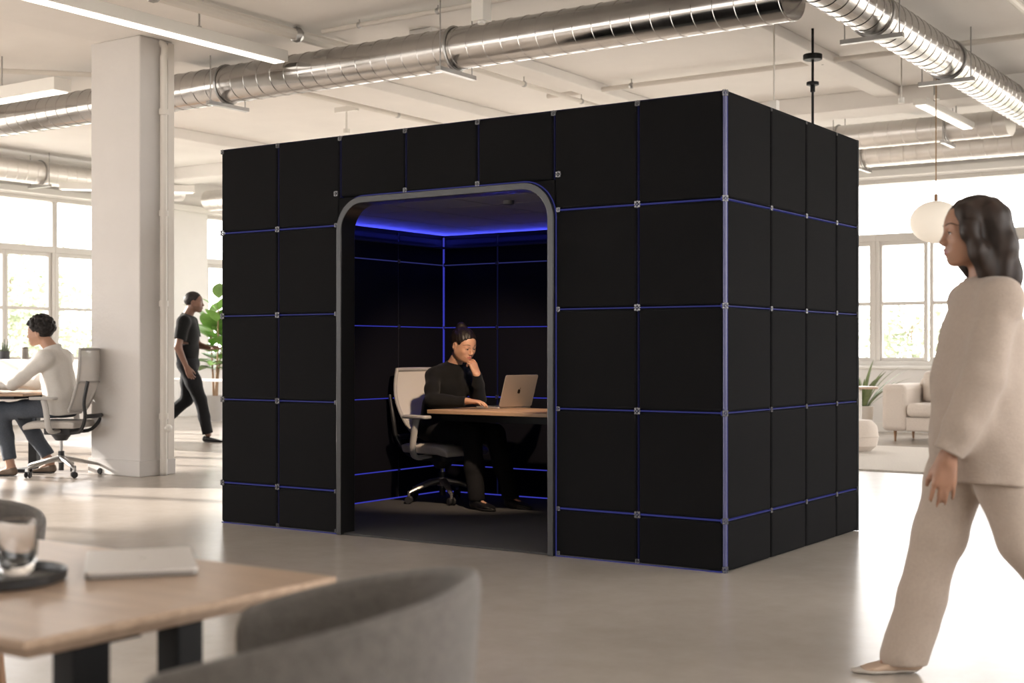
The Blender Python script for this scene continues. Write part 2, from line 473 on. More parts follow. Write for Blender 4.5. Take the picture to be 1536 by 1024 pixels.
def pipe(name, pts, r, label, clamps=0, matl=None):
    a = Vector(pts[0])
    root = thing(name, label, 'ceiling pipe', a)
    P = [Vector(p)-a for p in pts]
    MB().sweep(P, r, 10).build('pipe_run', matl or M_pipe, root, smooth=True)
    for i in range(clamps):
        t = (i+.5)/clamps; c = P[0].lerp(P[-1], t)
        top = top_at(a.x+c.x, a.y+c.y)-a.z
        MB().cyl(c, (c.x, c.y, top), .006, 6).ball(c, r*1.35, 8).build('pipe_clamp', M_steel, root, smooth=True)
    return root
pipe('sprinkler_pipe', [(-1.7, 2.85, 3.95), (2.6, 2.85, 3.95)], .022, 'white sprinkler pipe running just above the front duct', 5)
pipe('sprinkler_pipe.001', [(-1.6, 6.43, 3.93), (9.0, 6.43, 3.93)], .026, 'white sprinkler pipe crossing the ceiling behind the booth roof', 5)
pipe('conduit', [(-1.90, -3.0, 3.925), (-1.90, 3.55, 3.925)], .052, 'thick white conduit right of the long lamp', 4)
pipe('conduit.001', [(-3.68, 3.4, 3.92), (-3.68, 11.3, 3.92)], .03, 'white conduit running back between column and booth', 4)
pipe('conduit.002', [(-1.25, 3.7, 3.86), (-1.25, 8.3, 3.86)], .025, 'white conduit beside the narrow beam above the booth', 4)
pipe('conduit.003', [(3.75, 1.5, 3.86), (3.75, 8.3, 3.86)], .03, 'white cable track right of the right hand duct', 4)
pipe('conduit.004', [(-6.2, 1.2, 3.9), (-4.2, 3.3, 3.9)], .025, 'bent white conduit at the top left', 2)
pipe('conduit.005', [(-9.9, 4.4, 3.9), (-3.9, 4.4, 3.9)], .025, 'white conduit crossing left of the column', 4)
def dropped(name, px, y0, y1, d, label, r=.009, base=None, matl=None):
    a, b = at(px, y0, d), at(px, y1, d)
    root = thing(name, label, 'ceiling rod', (b.x, b.y, b.z))
    MB().cyl((0, 0, 0), (0, 0, top_at(b.x, b.y)-b.z), r, 8).build('rod', matl or M_pipe, root, smooth=True)
    (base(MB())).build('fitting', matl or M_white, root, smooth=True)
    return root
dropped('drop_rod', 1161, 55, 160, 11.5, 'thin white drop rod with small box above the booth roof', .008, lambda m: m.box((-.035, -.035, -.04), (.035, .035, .05)))
dropped('drop_rod.001', 1352, 83, 150, 12.6, 'thin white drop rod in front of the rear ducts', .008, lambda m: m.cyl((0, 0, -.03), (0, 0, .02), .03, 10))
dropped('drop_rod.002', 1405, 120, 146, 13.2, 'short white drop rod holding the small lamp', .008, lambda m: m.cyl((0, 0, -.02), (0, 0, .02), .03, 10))
dropped('drop_rod.003', 520, 160, 196, 15.5, 'short white drop rod above the left half of the booth', .008, lambda m: m.cyl((0, 0, .0), (0, 0, .28), .012, 8).box((-.16, -.03, .22), (.16, .03, .28)).cyl((0, 0, -.03), (0, 0, .02), .04, 10))
dropped('junction_box', 722, 0, 32, 10.2, 'white junction box hanging over the front duct', .02, lambda m: m.box((-.055, -.055, 0), (.055, .055, .16)).cyl((0, 0, -.02), (0, 0, .0), .03, 12))
a = at(1219, 183, 12.0)
rt = thing('ceiling_mount', 'black rod and discs hanging behind the right roof edge', 'ceiling mount', a)
m = MB(); m.cyl((0, 0, -.05), (0, 0, top_at(a.x, a.y)-a.z), .012, 10); m.build('rod', M_black, rt, smooth=True)
m = MB(); z = at(1219, 90, 12).z-a.z; m.cyl((0, 0, z), (0, 0, z+.05), .085, 20); m.build('upper_disc', M_black, rt, bevel=.006, smooth=True)
m = MB(); z = at(1219, 128, 12).z-a.z; m.cyl((0, 0, z), (0, 0, z+.03), .055, 20); m.cyl((0, 0, z-.06), (0, 0, z), .022, 12); m.build('lower_disc', M_black, rt, bevel=.004, smooth=True)
# globe pendant
gp = at(1404, 333, 13.0)
pl = thing('pendant_lamp', 'white paper globe pendant lamp in front of the back windows', 'pendant lamp', gp)
m = MB(); R = .245
m.lathe([(max(.001, R*math.sin(math.pi*i/28)*(1+.012*(i % 2))), -.84*R*math.cos(math.pi*i/28)) for i in range(29)], n=40)
m.build('lamp_shade', mat('rice_paper', (.85, .80, .72), .8, emit=(1, .86, .70), estr=.12), pl, smooth=True)
MB().cyl((0, 0, .20), (0, 0, top_at(gp.x, gp.y)-gp.z), .006, 8).build('cord', mat('tan_cord', (.32, .2, .1), .6), pl)
MB().cyl((0, 0, .19), (0, 0, .27), .018, 10).build('socket', M_leg, pl)
# ------------------------------------------------------------------ acoustic booth
M_felt = mat('black_acoustic_felt', (.0084, .0083, .0089), .95, noise=.30, nscale=260, bump=.5, bscale=420, spec=.10)
M_felt_in = mat('blue_glow_inner_felt', (.0032, .0032, .0065), .95, noise=.25, nscale=260, bump=.4, bscale=420, spec=.2)  # black felt with the strips' blue glow put into its colour
M_core = mat('black_core_board', (.006, .006, .007), .8)
M_frame = mat('dark_anodised_frame', (.034, .033, .033), .32, .7)
M_clip = mat('burnished_clip', (.11, .108, .11), .32, 1.0)
M_carpet = mat('charcoal_carpet', (.060, .058, .058), .95, noise=.35, nscale=190, bump=.5, bscale=300)
def led(name, c, s): return mat(name, (.004, .004, .009), .6, emit=c, estr=s, spec=.1)
M_led_o = led('blue_light_strip', (.18, .20, 1.0), .048)
M_led_v = led('dim_blue_light_strip', (.16, .18, 1.0), .007)
M_led_i = led('bright_blue_light_strip', (.09, .10, 1.0), .15)
M_led_c = led('cove_blue_light', (.05, .07, 1.0), .2)
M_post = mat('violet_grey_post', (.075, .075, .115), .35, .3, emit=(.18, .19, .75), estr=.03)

POD = thing('office_pod', 'black felt panelled meeting booth with blue light seams and rounded opening', 'office booth', (0, 0, 0))
CX = [0, .5, 1.012, 1.512, 2.028, 2.53, 3.042, 3.54]
RZ = [.0, .258, .793, 1.327, 1.86, 2.395]
SY = [0, .562, 1.056, 1.532, 1.912]
PW, PD, PH = 3.54, 1.912, 2.395
BX, BY = 2.30, 2.36            # the deeper bay behind the desk
G = .006                       # half gap between panels
T = .035                       # panel thickness
OX0, OX1, OZ = 1.012, 2.53, 2.02
# core walls
m = MB()
m.box((T, T, .004), (OX0, T+.05, PH-.01)); m.box((OX1, T, .004), (PW-T, T+.05, PH-.01))
m.box((OX0, T, OZ+.0), (OX1, T+.05, PH-.01))
m.box((PW-T-.05, T+.05, .004), (PW-T, PD-T, PH-.01))
m.box((T, T+.05, .004), (T+.04, BY-T, PH-.01))
m.box((T, BY-T-.05, .004), (BX, BY-T, PH-.01)); m.box((BX-.05, PD-T-.05, .004), (BX, BY-T-.05, PH-.01))
m.box((BX, PD-T-.05, .004), (PW-T, PD-T, PH-.01))
m.box((T, T+.05, 2.06), (PW-T, PD-T, PH-.012)); m.box((T, PD-T, 2.06), (BX, BY-T, PH-.012))
# outer skins that face away
m.box((0, T, .004), (T-.002, BY, PH)); m.box((T, BY-T+.002, .004), (BX, BY, PH))
m.box((BX+.002, PD-T+.002, .004), (PW, PD, PH))
m.build('core_wall', M_core, POD)
_pc = {}
def panel(lo, hi, material, name='wall_panel', bev=.014):
    d = tuple(round(hi[i]-lo[i], 4) for i in range(3)); key = (d, material.name)
    if key not in _pc:
        o = MB().box((0, 0, 0), d).build(name, material, POD, bevel=bev, seg=3, smooth=False); _pc[key] = o
    else:
        s = _pc[key]; o = s.copy(); o.name = name; COL.objects.link(o); o.parent = POD
    o.location = lo
    return o
# front
for i in range(7):
    for j in range(5):
        x0, x1, z0, z1 = CX[i], CX[i+1], RZ[j], RZ[j+1]
        if 2 <= i <= 4:
            if j < 4: continue
            z0 = OZ
        panel((x0+G if x0 else .004, 0, z0+(G if j else .006)), (x1-G if i < 6 else x1-.016, T-.002, z1-(G if j < 4 else 0)), M_felt)
# right side
for i in range(4):
    for j in range(5):
        y0, y1, z0, z1 = SY[i], SY[i+1], RZ[j], RZ[j+1]
        panel((PW-T+.002, y0+(G if i else .016), z0+(G if j else .006)), (PW, y1-G, z1-(G if j < 4 else 0)), M_felt)
# inner left, inner back, inner ceiling
IX, IY, IZ = .105, 2.245, 1.985
RI = [.014, .22, .755, 1.285, 1.77, IZ-.01]
YI = [.62, 1.15, 1.69, IY]
XI = [IX, .61, 1.12, 1.63]
for i in range(3):
    for j in range(5):
        panel((T+.042, YI[i]+G, RI[j]+G*.7), (IX, YI[i+1]-G, RI[j+1]-G*.7), M_felt_in, 'inner_panel', .008)
        panel((XI[i]+G, IY, RI[j]+G*.7), (XI[i+1]-G, BY-T-.052, RI[j+1]-G*.7), M_felt_in, 'inner_panel', .008)
m = MB()
m.box((T+.042, T+.052, .014), (IX, YI[0]-G, IZ)); m.box((XI[3]+G, IY, .014), (BX-.05, BY-T-.052, IZ))
m.box((BX-.075, PD-T-.05, .014), (BX-.052, IY, IZ)); m.box((BX-.05, PD-T-.075, .014), (PW-T-.052, PD-T-.052, IZ))
m.box((PW-T-.075, T+.052, .014), (PW-T-.052, PD-T-.076, IZ))
m.build('inner_lining', M_felt_in, POD)
CXI = [IX, .63, 1.16, 1.69, 2.22]; CYI = [.09, .62, 1.15, 1.69, IY]
M_ceilp = mat('inner_ceiling_felt', (.22, .22, .245), .9, noise=.2, nscale=260, bump=.3, bscale=420, spec=.2)
for i in range(4):
    for j in range(4):
        panel((CXI[i]+.004, CYI[j]+.004, IZ+.012), (CXI[i+1]-.004, CYI[j+1]-.004, 2.058), M_ceilp, 'ceiling_panel', .006)
MB().box((2.224, .09, IZ+.012), (PW-T-.055, PD-T-.055, 2.058)).build('ceiling_lining', M_ceilp, POD)
MB().rbox((T+.045, .004, .0015), (PW-T-.055, PD-T-.055, .012), .01).box((T+.045, PD-T-.054, .0015), (BX-.055, BY-T-.055, .012)).build('carpet_floor', M_carpet, POD)
# roof skin
MB().box((.004, T, PH-.011), (PW-.004, PD-.004, PH)).box((.004, PD-.004, PH-.011), (BX, BY, PH)).build('roof_panel', M_felt, POD)

# opening frame with round shoulders
def arch(x0, x1, zt, r, n=10):
    p = [(x0, 0.002)]
    for i in range(n+1):
        t = math.pi - math.pi/2*i/n; p.append((x0+r+r*math.cos(t), zt-r+r*math.sin(t)))
    for i in range(n+1):
        t = math.pi/2 - math.pi/2*i/n; p.append((x1-r+r*math.cos(t), zt-r+r*math.sin(t)))
    p.append((x1, 0.002)); return p
W = .040
A = arch(OX0-.012, OX1+.012, OZ, .20); B = arch(OX0-.012+W, OX1+.012-W, OZ-W, .165)
m = MB(); n = len(A); ya, yb = -.022, .105
vs = [(x, ya, z) for x, z in A]+[(x, ya, z) for x, z in B]+[(x, yb, z) for x, z in B]+[(x, yb, z) for x, z in A]
fs = []
for k in range(4):
    for i in range(n-1):
        a, b = k*n, ((k+1) % 4)*n
        fs.append((a+i, a+i+1, b+i+1, b+i))
fs.append((0, n, 2*n, 3*n)); fs.append((n-1, 4*n-1, 3*n-1, 2*n-1))
m.add(vs, fs); m.build('door_frame', M_frame, POD, bevel=.004, seg=2, smooth=True)
# felt fillers over the round shoulders
for sx, x_c in ((1, OX0-.006), (-1, OX1+.006)):
    poly = [(x_c, OZ+.0)]
    r = .206
    cx = x_c+sx*r
    for i in range(11):
        t = math.pi/2*i/10
        poly.append((cx-sx*r*math.sin(t)*1.0 if False else cx-sx*r*math.cos(math.pi/2-t), OZ-.0-r+r*math.sin(math.pi/2-t)))
    MB().prism(poly, .0, T+.045, 1).build('corner_filler', M_felt, POD)

# light strips in the seams
LS = []
def strip(lo, hi, material, name='light_strip'):
    MB().box(lo, hi).build(name, material, POD)
g = .0026
for j in range(1, 5):
    z = RZ[j]
    for (a, b) in ((0, OX0-.013), (OX1+.013, PW-.014)): strip((a+.004, .003, z-g), (b, T+.01, z+g), M_led_o)
    strip((PW-T-.01, .016, z-g*.9), (PW-.003, PD-.004, z+g*.9), M_led_o)
for i in (1, 2, 3, 4, 5, 6):
    x = CX[i]; z0 = OZ+.006 if 2 <= i <= 5 else .01
    dim = M_led_v
    strip((x-g*.8, .006, z0), (x+g*.8, T+.01, PH-.004), dim)
for i in (1, 2, 3):
    strip((PW-T-.01, SY[i]-.002, .01), (PW-.010, SY[i]+.002, PH-.004), mat('dark_seam', (.02, .02, .03), .5))
strip((.004, .002, .0005), (OX0-.02, T, .0055), M_led_o); strip((OX1+.02, .002, .0005), (PW-.01, T, .0055), M_led_o)
strip((.004, .004, PH-.003), (PW-.02, .012, PH+.001), M_led_v)
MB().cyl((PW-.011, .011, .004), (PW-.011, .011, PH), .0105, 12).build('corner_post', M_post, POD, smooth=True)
for dx, dy in ((-.0165, .004), (.0, .0245)):
    strip((PW-.011+dx-.003 if dx else PW-.007, .011-.007 if dx else .0195, .01), (PW-.011+dx+.003 if dx else PW-.001, .011-.001 if dx else .0235, PH-.01), M_led_o)
# a bright seam hugging the right jamb and the arch
arcp = [Vector((x, -.001, z)) for x, z in arch(OX0-.017, OX1+.017, OZ+.005, .205)]
MB().sweep(arcp, .0035, 6).build('light_strip', M_led_o, POD, smooth=True)
# inside seams
for j in range(1, 5):
    strip((T+.05, YI[0], RI[j]-.0026), (IX-.002, IY, RI[j]+.0026), M_led_i if j < 4 else M_led_o)
    strip((IX, IY+.002, RI[j]-.0026), (BX-.08, IY+.02, RI[j]+.0026), M_led_i if j < 4 else M_led_o)
strip((XI[1]-.004, IY+.002, .014), (XI[1]+.004, IY+.02, IZ), M_led_v); strip((IX-.02, YI[2]-.003, .014), (IX-.003, YI[2]+.003, IZ), mat('dark_seam'))
strip((IX-.006, IY-.004, .014), (IX+.004, IY+.006, IZ), M_led_i)
strip((IX, .62, .0125), (IX+.006, IY, .020), M_led_i); strip((IX, IY-.006, .0125), (BX-.09, IY, .020), M_led_i)
# cove light: a ledge under the inner ceiling with an upward strip behind it
m = MB(); zc = IZ-.09
m.box((IX-.004, .30, zc), (IX+.036, IY-.036, zc+.006)); m.box((IX+.033, .30, zc+.006), (IX+.036, IY-.036, zc+.014))
m.box((IX-.004, IY-.036, zc), (BX-.09, IY+.004, zc+.006)); m.box((IX+.036, IY-.036, zc+.006), (BX-.09, IY-.033, zc+.014))
m.build('cove_ledge', M_core, POD)
strip((IX+.004, .32, zc+.0062), (IX+.018, IY-.036, zc+.010), M_led_c, 'cove_light'); strip((IX+.020, IY-.018, zc+.0062), (BX-.10, IY-.004, zc+.010), M_led_c, 'cove_light')

for nm, a, b, inw in (('cove_lamp', (IX+.016, .34, zc+.013), (IX+.016, IY-.04, zc+.013), Vector((1, 0, 0))), ('cove_lamp', (IX+.04, IY-.016, zc+.013), (BX-.12, IY-.016, zc+.013), Vector((0, -1, 0)))):
    a, b = Vector(a), Vector(b)
    al = bpy.data.lights.new(nm, 'AREA'); al.shape = 'RECTANGLE'; al.size = (b-a).length; al.size_y = .008; al.energy = 3.2; al.color = (.07, .085, 1.0)
    ao = bpy.data.objects.new(nm, al); COL.objects.link(ao); ao.parent = POD
    zz = -(inw*.75+Vector((0, 0, .66))).normalized(); xx = (b-a).normalized(); yy = zz.cross(xx)
    ao.matrix_local = Matrix.Translation((a+b)/2) @ Matrix((xx, yy, zz)).transposed().to_4x4()

# four-lobed connector clips at the crossings
def clip_mesh():
    m = MB()
    for a, b in ((-1, -1), (-1, 1), (1, -1), (1, 1)):
        m.cyl((a*.013, -.004, b*.013), (a*.013, .006, b*.013), .009, 10)
    for a, b in ((1, 0), (-1, 0), (0, 1), (0, -1)):
        m.cbox((a*.018, 0, b*.018), (.012 if a else .008, .006, .012 if b else .008))
    m.cyl((0, -.006, 0), (0, .004, 0), .0065, 10)
    return m
c0_ = None
def clip(loc, rz=0.0, s=1.0):
    global c0_
    if c0_ is None:
        c0_ = clip_mesh().build('connector_clip', M_clip, POD, bevel=.0015, seg=1); o = c0_
    else:
        o = c0_.copy(); COL.objects.link(o); o.parent = POD
    o.location = loc; o.rotation_euler = (0, 0, rz); o.scale = (s*.82, s*.82, s*.82)
for i, x in enumerate(CX[:-1]):
    zs = RZ[1:5] if i in (0, 1, 6) else []
    for z in zs: clip((x if i else .016, -.002, z))
    clip((x if i else .016, -.002, PH-.014), 0, .8)
    if i in (1, 6): clip((x, -.002, .018), 0, .7)
for x in (OX0-.03, OX1+.03):
    for z in RZ[1:5]: clip((x, -.002, z), 0, .7)
    clip((x, -.002, OZ+.03), 0, .9); clip((x, -.002, .02), 0, .6)
for x in (1.512, 2.028): clip((x, -.002, OZ+.016), 0, .8)
for z in RZ[1:5]+[PH-.012, .018]:
    clip((PW-.006, .003, z), math.radians(45), .9)
for i in (1, 2, 3):
    for z in RZ[1:5]: clip((PW+.002, SY[i], z), math.pi/2, .72)
    clip((PW+.002, SY[i], PH-.012), math.pi/2, .5)
for j in range(1, 5):
    clip((XI[1], IY-.003, RI[j]), 0, .8); clip((IX+.003, YI[2], RI[j]), math.pi/2, .8); clip((IX+.008, IY-.008, RI[j]), math.radians(-45), .8)
# downlight in the inner ceiling
LX, LY_ = 1.90, .50
dl = MB().lathe([(.030, -.010), (.032, -.010), (.032, .012), (.030, .012), (.030, -.010)], n=24).build('downlight', M_ceilp, POD, loc=(LX, LY_, IZ))
MB().cyl((0, 0, .006), (0, 0, .011), .0295, 20).build('lamp_disc', mat('warm_downlight', (.9, .9, .9), .5, emit=(1, .72, .48), estr=4), dl)
lt = bpy.data.lights.new('downlight_lamp', 'SPOT'); lt.energy = 82; lt.color = (1, .74, .52); lt.spot_size = math.radians(58); lt.spot_blend = .7; lt.shadow_soft_size = .04
lo = bpy.data.objects.new('downlight_lamp', lt); COL.objects.link(lo); lo.parent = POD
lo.location = (LX, LY_, IZ-.03)
lo.rotation_euler = (Vector((.85, 1.60, .85))-Vector(lo.location)).to_track_quat('-Z', 'Y').to_euler()
# ------------------------------------------------------------------ task chairs
M_chair_grey = mat('light_grey_plastic', (.42, .405, .39), .45)
M_chair_fab = mat('pale_grey_seat_fabric', (.50, .47, .44), .9, noise=.08, nscale=120, bump=.3, bscale=200)
M_mesh = see_through('woven_back_mesh', (.66, .63, .60), .80)
M_mesh_p = see_through('pale_back_mesh', (.76, .73, .69), .93)
M_alu = mat('satin_aluminium', (.45, .44, .43), .38, .8)

def task_chair(label, loc, rz, seat, group=None, base_r=.31, mesh=None, base_turn=0.0, tall=.60, lean=.17):
    t = thing('office_chair', label, 'office chair', loc, rz, group)
    zs = seat
    # seat cushion, waterfall front
    m = MB(); nx, ny = 14, 12
    for i in range(nx+1):
        for side in (0, 1): pass
    top = []; bot = []
    for i in range(nx+1):
        u = i/nx
        for j in range(ny+1):
            v = j/ny*2-1
            hw = .235*(1-.10*(1-u)**2-.12*max(0, u-.75)**2*8)
            x = -.22+.48*u; y = hw*v
            ed = max(abs(v)**6, abs(2*u-1)**8)
            z = zs-.012*ed*1.5-.035*max(0, (u-.72)/.28)**2 - .008*(1-abs(v)**2)
            top.append((x, y, z)); bot.append((x*.97+.005, y*.95, zs-.075-.02*max(0, (u-.8)/.2)+.03*max(0, u-.85)))
    n = ny+1; fs = []
    for i in range(nx):
        for j in range(ny):
            a = i*n+j; fs.append((a, a+n, a+n+1, a+1))
    o2 = len(top); f2 = [tuple(k+o2 for k in f[::-1]) for f in fs]
    rim = [j for j in range(n)]+[i*n+ny for i in range(1, nx+1)]+[nx*n+j for j in range(ny-1, -1, -1)]+[i*n for i in range(nx-1, 0, -1)]
    f3 = [(rim[k], rim[(k+1) % len(rim)], rim[(k+1) % len(rim)]+o2, rim[k]+o2) for k in range(len(rim))]
    m.add(top+bot, fs+f2+f3); m.build('seat', M_chair_fab, t, bevel=.012, seg=3, smooth=True)
    # backrest: woven panel in a frame
    H0, H1 = zs+.08, zs+tall
    def bp(u, v):       # u 0 bottom .. 1 top, v -1..1
        w = .200+.02*math.sin(math.pi*u)-.03*(1-u)**3
        x = -.235-lean*u-.055*math.sin(math.pi*u*.9+.2)+.06+.035*v*v
        return Vector((x, w*v, H0+(H1-H0)*u))
    m = MB(); nu, nv = 16, 10; vs = [bp(i/nu, j/nv*2-1) for i in range(nu+1) for j in range(nv+1)]; nn = nv+1
    fs = [(i*nn+j, i*nn+j+1, (i+1)*nn+j+1, (i+1)*nn+j) for i in range(nu) for j in range(nv)]
    vb = [v+Vector((-.006, 0, 0)) for v in vs]
    m.add(vs, fs); m.add(vb, [f[::-1] for f in fs]); br = m.build('backrest', mesh or M_mesh, t, smooth=True)
    m = MB()
    loop = [bp(i/12, -1) for i in range(13)]+[bp(1, j/6*2-1) for j in range(1, 6)]+[bp(1-i/12, 1) for i in range(13)]
    m.sweep(loop, .014, 8); m.sweep([bp(0, j/6*2-1) for j in range(7)], .014, 8)
    m.build('back_frame', M_chair_grey, br, smooth=True)
    m = MB(); m.sweep([bp(.46, j/6*2-1)+Vector((-.012, 0, 0)) for j in range(7)], .010, 8); m.build('lumbar_bar', M_chair_grey, br, smooth=True)
    # spine
    m = MB()
    for s in (-1, 1):
        m.sweep(prof([(-.05, s*.06, zs-.11), (-.22, s*.11, zs-.10), (-.30, s*.17, zs+.02), (-.305, s*.20, zs+.16), (-.34, s*.20, zs+.34)], 18), .016, 8)
    m.sweep(prof([(-.30, -.17, zs+.03), (-.325, 0, zs+.03), (-.30, .17, zs+.03)], 10), .02, 8)
    m.build('back_support', M_rubber, t, smooth=True)
    # arms
    for s in (1, -1):
        m = MB()
        m.sweep(prof([(-.02, s*.10, zs-.10), (-.02, s*.24, zs-.10), (-.015, s*.285, zs-.04), (.005, s*.285, zs+.10), (.025, s*.285, zs+.18)], 20), [.03]*8+[.028]*13, 10, flat=.62)
        a = m.build('arm_post', M_chair_grey, t, smooth=True)
        MB().rbox((-.10, s*.285-.045, zs+.18), (.155, s*.285+.045, zs+.205), .04, 5).build('arm_pad', M_chair_grey, t, bevel=.008, seg=2, smooth=True)
    # mechanism, lift
    m = MB(); m.rbox((-.15, -.11, zs-.135), (.13, .11, zs-.078), .05); m.cyl((0, 0, zs-.19), (0, 0, zs-.135), .05, 16, r2=.09); m.cyl((.03, -.11, zs-.11), (.03, -.23, zs-.12), .007, 8)
    m.build('seat_mechanism', M_rubber, t, bevel=.01, smooth=True)
    m = MB(); m.cyl((0, 0, .21), (0, 0, zs-.13), .014, 12); m.build('gas_lift', M_steel, t, smooth=True)
    m = MB(); m.lathe([(.001, .045), (.023, .045), (.023, .16), (.027, .165), (.027, .215), (.001, .215)], n=14); m.build('lift_sleeve', M_rubber, t, smooth=True)
    # five star base with twin castors
    m = MB(); m.cyl((0, 0, .115), (0, 0, .175), .038, 16)
    for k in range(5):
        a = base_turn+2*math.pi*k/5; d = Vector((math.cos(a), math.sin(a), 0))
        m.sweep([d*.02+Vector((0, 0, .15)), d*.12+Vector((0, 0, .135)), d*(base_r-.03)+Vector((0, 0, .092)), d*base_r+Vector((0, 0, .078))], [.034, .027, .017, .013], 8, flat=.72)
        m.cyl(d*base_r+Vector((0, 0, .05)), d*base_r+Vector((0, 0, .09)), .010, 8)
    m.build('star_base', M_alu, t, smooth=True)
    for k in range(5):
        a = base_turn+2*math.pi*k/5; d = Vector((math.cos(a), math.sin(a), 0))
        tr = a+1.0+k; w = Vector((math.cos(tr), math.sin(tr), 0)); c = d*base_r+Vector((0, 0, .0285))
        m = MB()
        for s in (-1, 1): m.cyl(c+w*s*.009, c+w*s*.026, .0275, 16)
        m.cyl(c-w*.012, c+w*.012, .010, 8); m.cyl(c, c+Vector((0, 0, .03)), .012, 8)
        m.build('castor', M_rubber, t, bevel=.004, seg=1, smooth=True)
    return t

# ------------------------------------------------------------------ in the booth: desk, laptop, chair
WA = math.radians(-8)
WHIP = Vector((.50, 1.66, .012))
task_chair('pale grey mesh office chair under the seated woman inside the black booth', WHIP+Vector((.014, .025, 0)), WA, .432, None, .28, M_mesh_p, base_turn=math.radians(40), tall=.525, lean=.12)
dx0, dy0 = .742, 1.205
dk = thing('desk', 'oak topped desk with black frame inside the black booth', 'desk', (dx0, dy0, .0125), 0)
DZ = .70-.012
MB().box((0, 0, DZ-.028), (1.44, .60, DZ)).build('table_top', M_oak2, dk, bevel=.003, seg=1)
m = MB(); m.box((.10, .03, DZ-.075), (1.42, .06, DZ-.029)); m.box((.10, .54, DZ-.075), (1.42, .57, DZ-.029)); m.box((.10, .06, DZ-.075), (.13, .54, DZ-.029))
m.build('rail', M_black, dk)
for x in (.965, 1.37):
    m = MB(); m.box((x, .03, 0), (x+.045, .075, DZ-.029)); m.build('leg', M_black, dk)
    m = MB(); m.box((x, .525, 0), (x+.045, .57, DZ-.029)); m.build('leg', M_black, dk)
    m = MB(); m.box((x, .075, .0), (x+.045, .525, .03)); m.build('foot_rail', M_black, dk)
# open laptop
M_lap = mat('silver_laptop_metal', (.50, .45, .41), .42, .55)
M_key = mat('dark_keys', (.02, .02, .022), .5)
M_scr = mat('laptop_screen', (.02, .02, .02), .2, emit=(.75, .85, 1), estr=.7)
M_logo = mat('dark_mirror_mark', (.10, .085, .075), .3, .8)
lp = thing('laptop', 'open silver laptop on the desk in the black booth', 'laptop', (1.10, 1.555, .7005), math.radians(-9.5))
MB().rbox((-.225, 0, .0005), (0, .33, .014), .012).build('base', M_lap, lp, bevel=.002, seg=1)
m = MB()
for r in range(5):
    for c in range(12): m.box((-.135+r*.022, .022+c*.024, .0142), (-.117+r*.022, .042+c*.024, .0156))
m.box((-.205, .115, .0142), (-.150, .215, .0148)); m.build('keyboard', M_key, lp)
hinge = Matrix.Translation((0, 0, .014)) @ Matrix.Rotation(math.radians(17), 4, 'Y')
m = MB().rbox((-.001, 0, 0), (.005, .33, .232), .012, axis=0, M=hinge); lid = m.build('lid', M_lap, lp, bevel=.001, seg=1)
MB().box((-.0022, .008, .010), (-.0012, .322, .222), M=hinge).build('screen', M_scr, lid)
m = MB(); 
for a, b, c, d in ((.152, .100, .172, .128), (.158, .098, .176, .124)): m.rbox((.0046, a, b), (.0062, c, d), .004, axis=0, M=hinge)
m.box((.0046, .170, .128), (.0062, .174, .140), M=hinge)
m.build('logo', M_logo, lid)

# ------------------------------------------------------------------ seated man's workstation
MHUB = at(81, 712, 11.90); MHUB.z = 0
MA = math.radians(207)
task_chair('grey mesh office chair under the man in the white shirt', MHUB-Vector((math.cos(MA), math.sin(MA), 0))*.068, MA, .50, None, .34, M_mesh, base_turn=math.radians(-10), tall=.62, lean=.12)
M_desk_white = mat('white_laminate', (.74, .72, .69), .4)
def frame_at(px, d, az):
    p = at(px, 600, d); p.z = 0; return p, az
# desk: its right end at px 60
dp = at(53, 590, 11.75); dp.z = 0
dk = thing('desk', 'oak topped desk with black leg in front of the man in the white shirt', 'desk', dp, MA)
MB().box((0, -.75, .712), (1.6, .22, .737)).build('table_top', M_oak2, dk, bevel=.003, seg=1)
m = MB(); m.box((.10, -.72, .685), (1.5, .19, .711)); m.build('rail', M_black, dk)
m = MB(); m.box((.28, -.66, .03), (.36, -.58, .685)); m.build('leg', M_black, dk)
m = MB(); m.box((.26, -.72, 0), (.38, -.36, .03)); m.build('foot', M_black, dk)
lk = thing('laptop', 'slim dark laptop under the hands of the man in the white shirt', 'laptop', dp+Vector((math.cos(MA)*.44, math.sin(MA)*.44, .737)), MA)
MB().rbox((0, -.20, .0005), (.22, .14, .014), .01).build('base', M_lap, lk, bevel=.002, seg=1)
m = MB(); m.box((.20, -.195, .015), (.208, .135, .21)); m.build('lid', M_rubber, lk)
# bench desk behind with white screen
bp_ = at(30, 576, 16.2); bp_.z = 0
d2 = thing('desk', 'white desk with oak top and privacy screen under the left windows', 'desk', bp_, math.radians(180))
MB().box((-2.05, -.40, .715), (1.6, .40, .745)).build('table_top', M_oak2, d2, bevel=.003, seg=1)
m = MB(); m.box((-1.0, -.46, .36), (1.55, -.425, 1.0)); m.build('privacy_screen', M_desk_white, d2, bevel=.006)
m = MB(); m.box((-2.0, -.36, .18), (1.5, -.33, .714)); m.build('front_panel', M_desk_white, d2)
for x in (-1.98, 1.44):
    m = MB(); m.box((x, -.36, 0), (x+.05, -.31, .714)); m.box((x, .31, 0), (x+.05, .36, .714)); m.build('leg', M_white, d2)
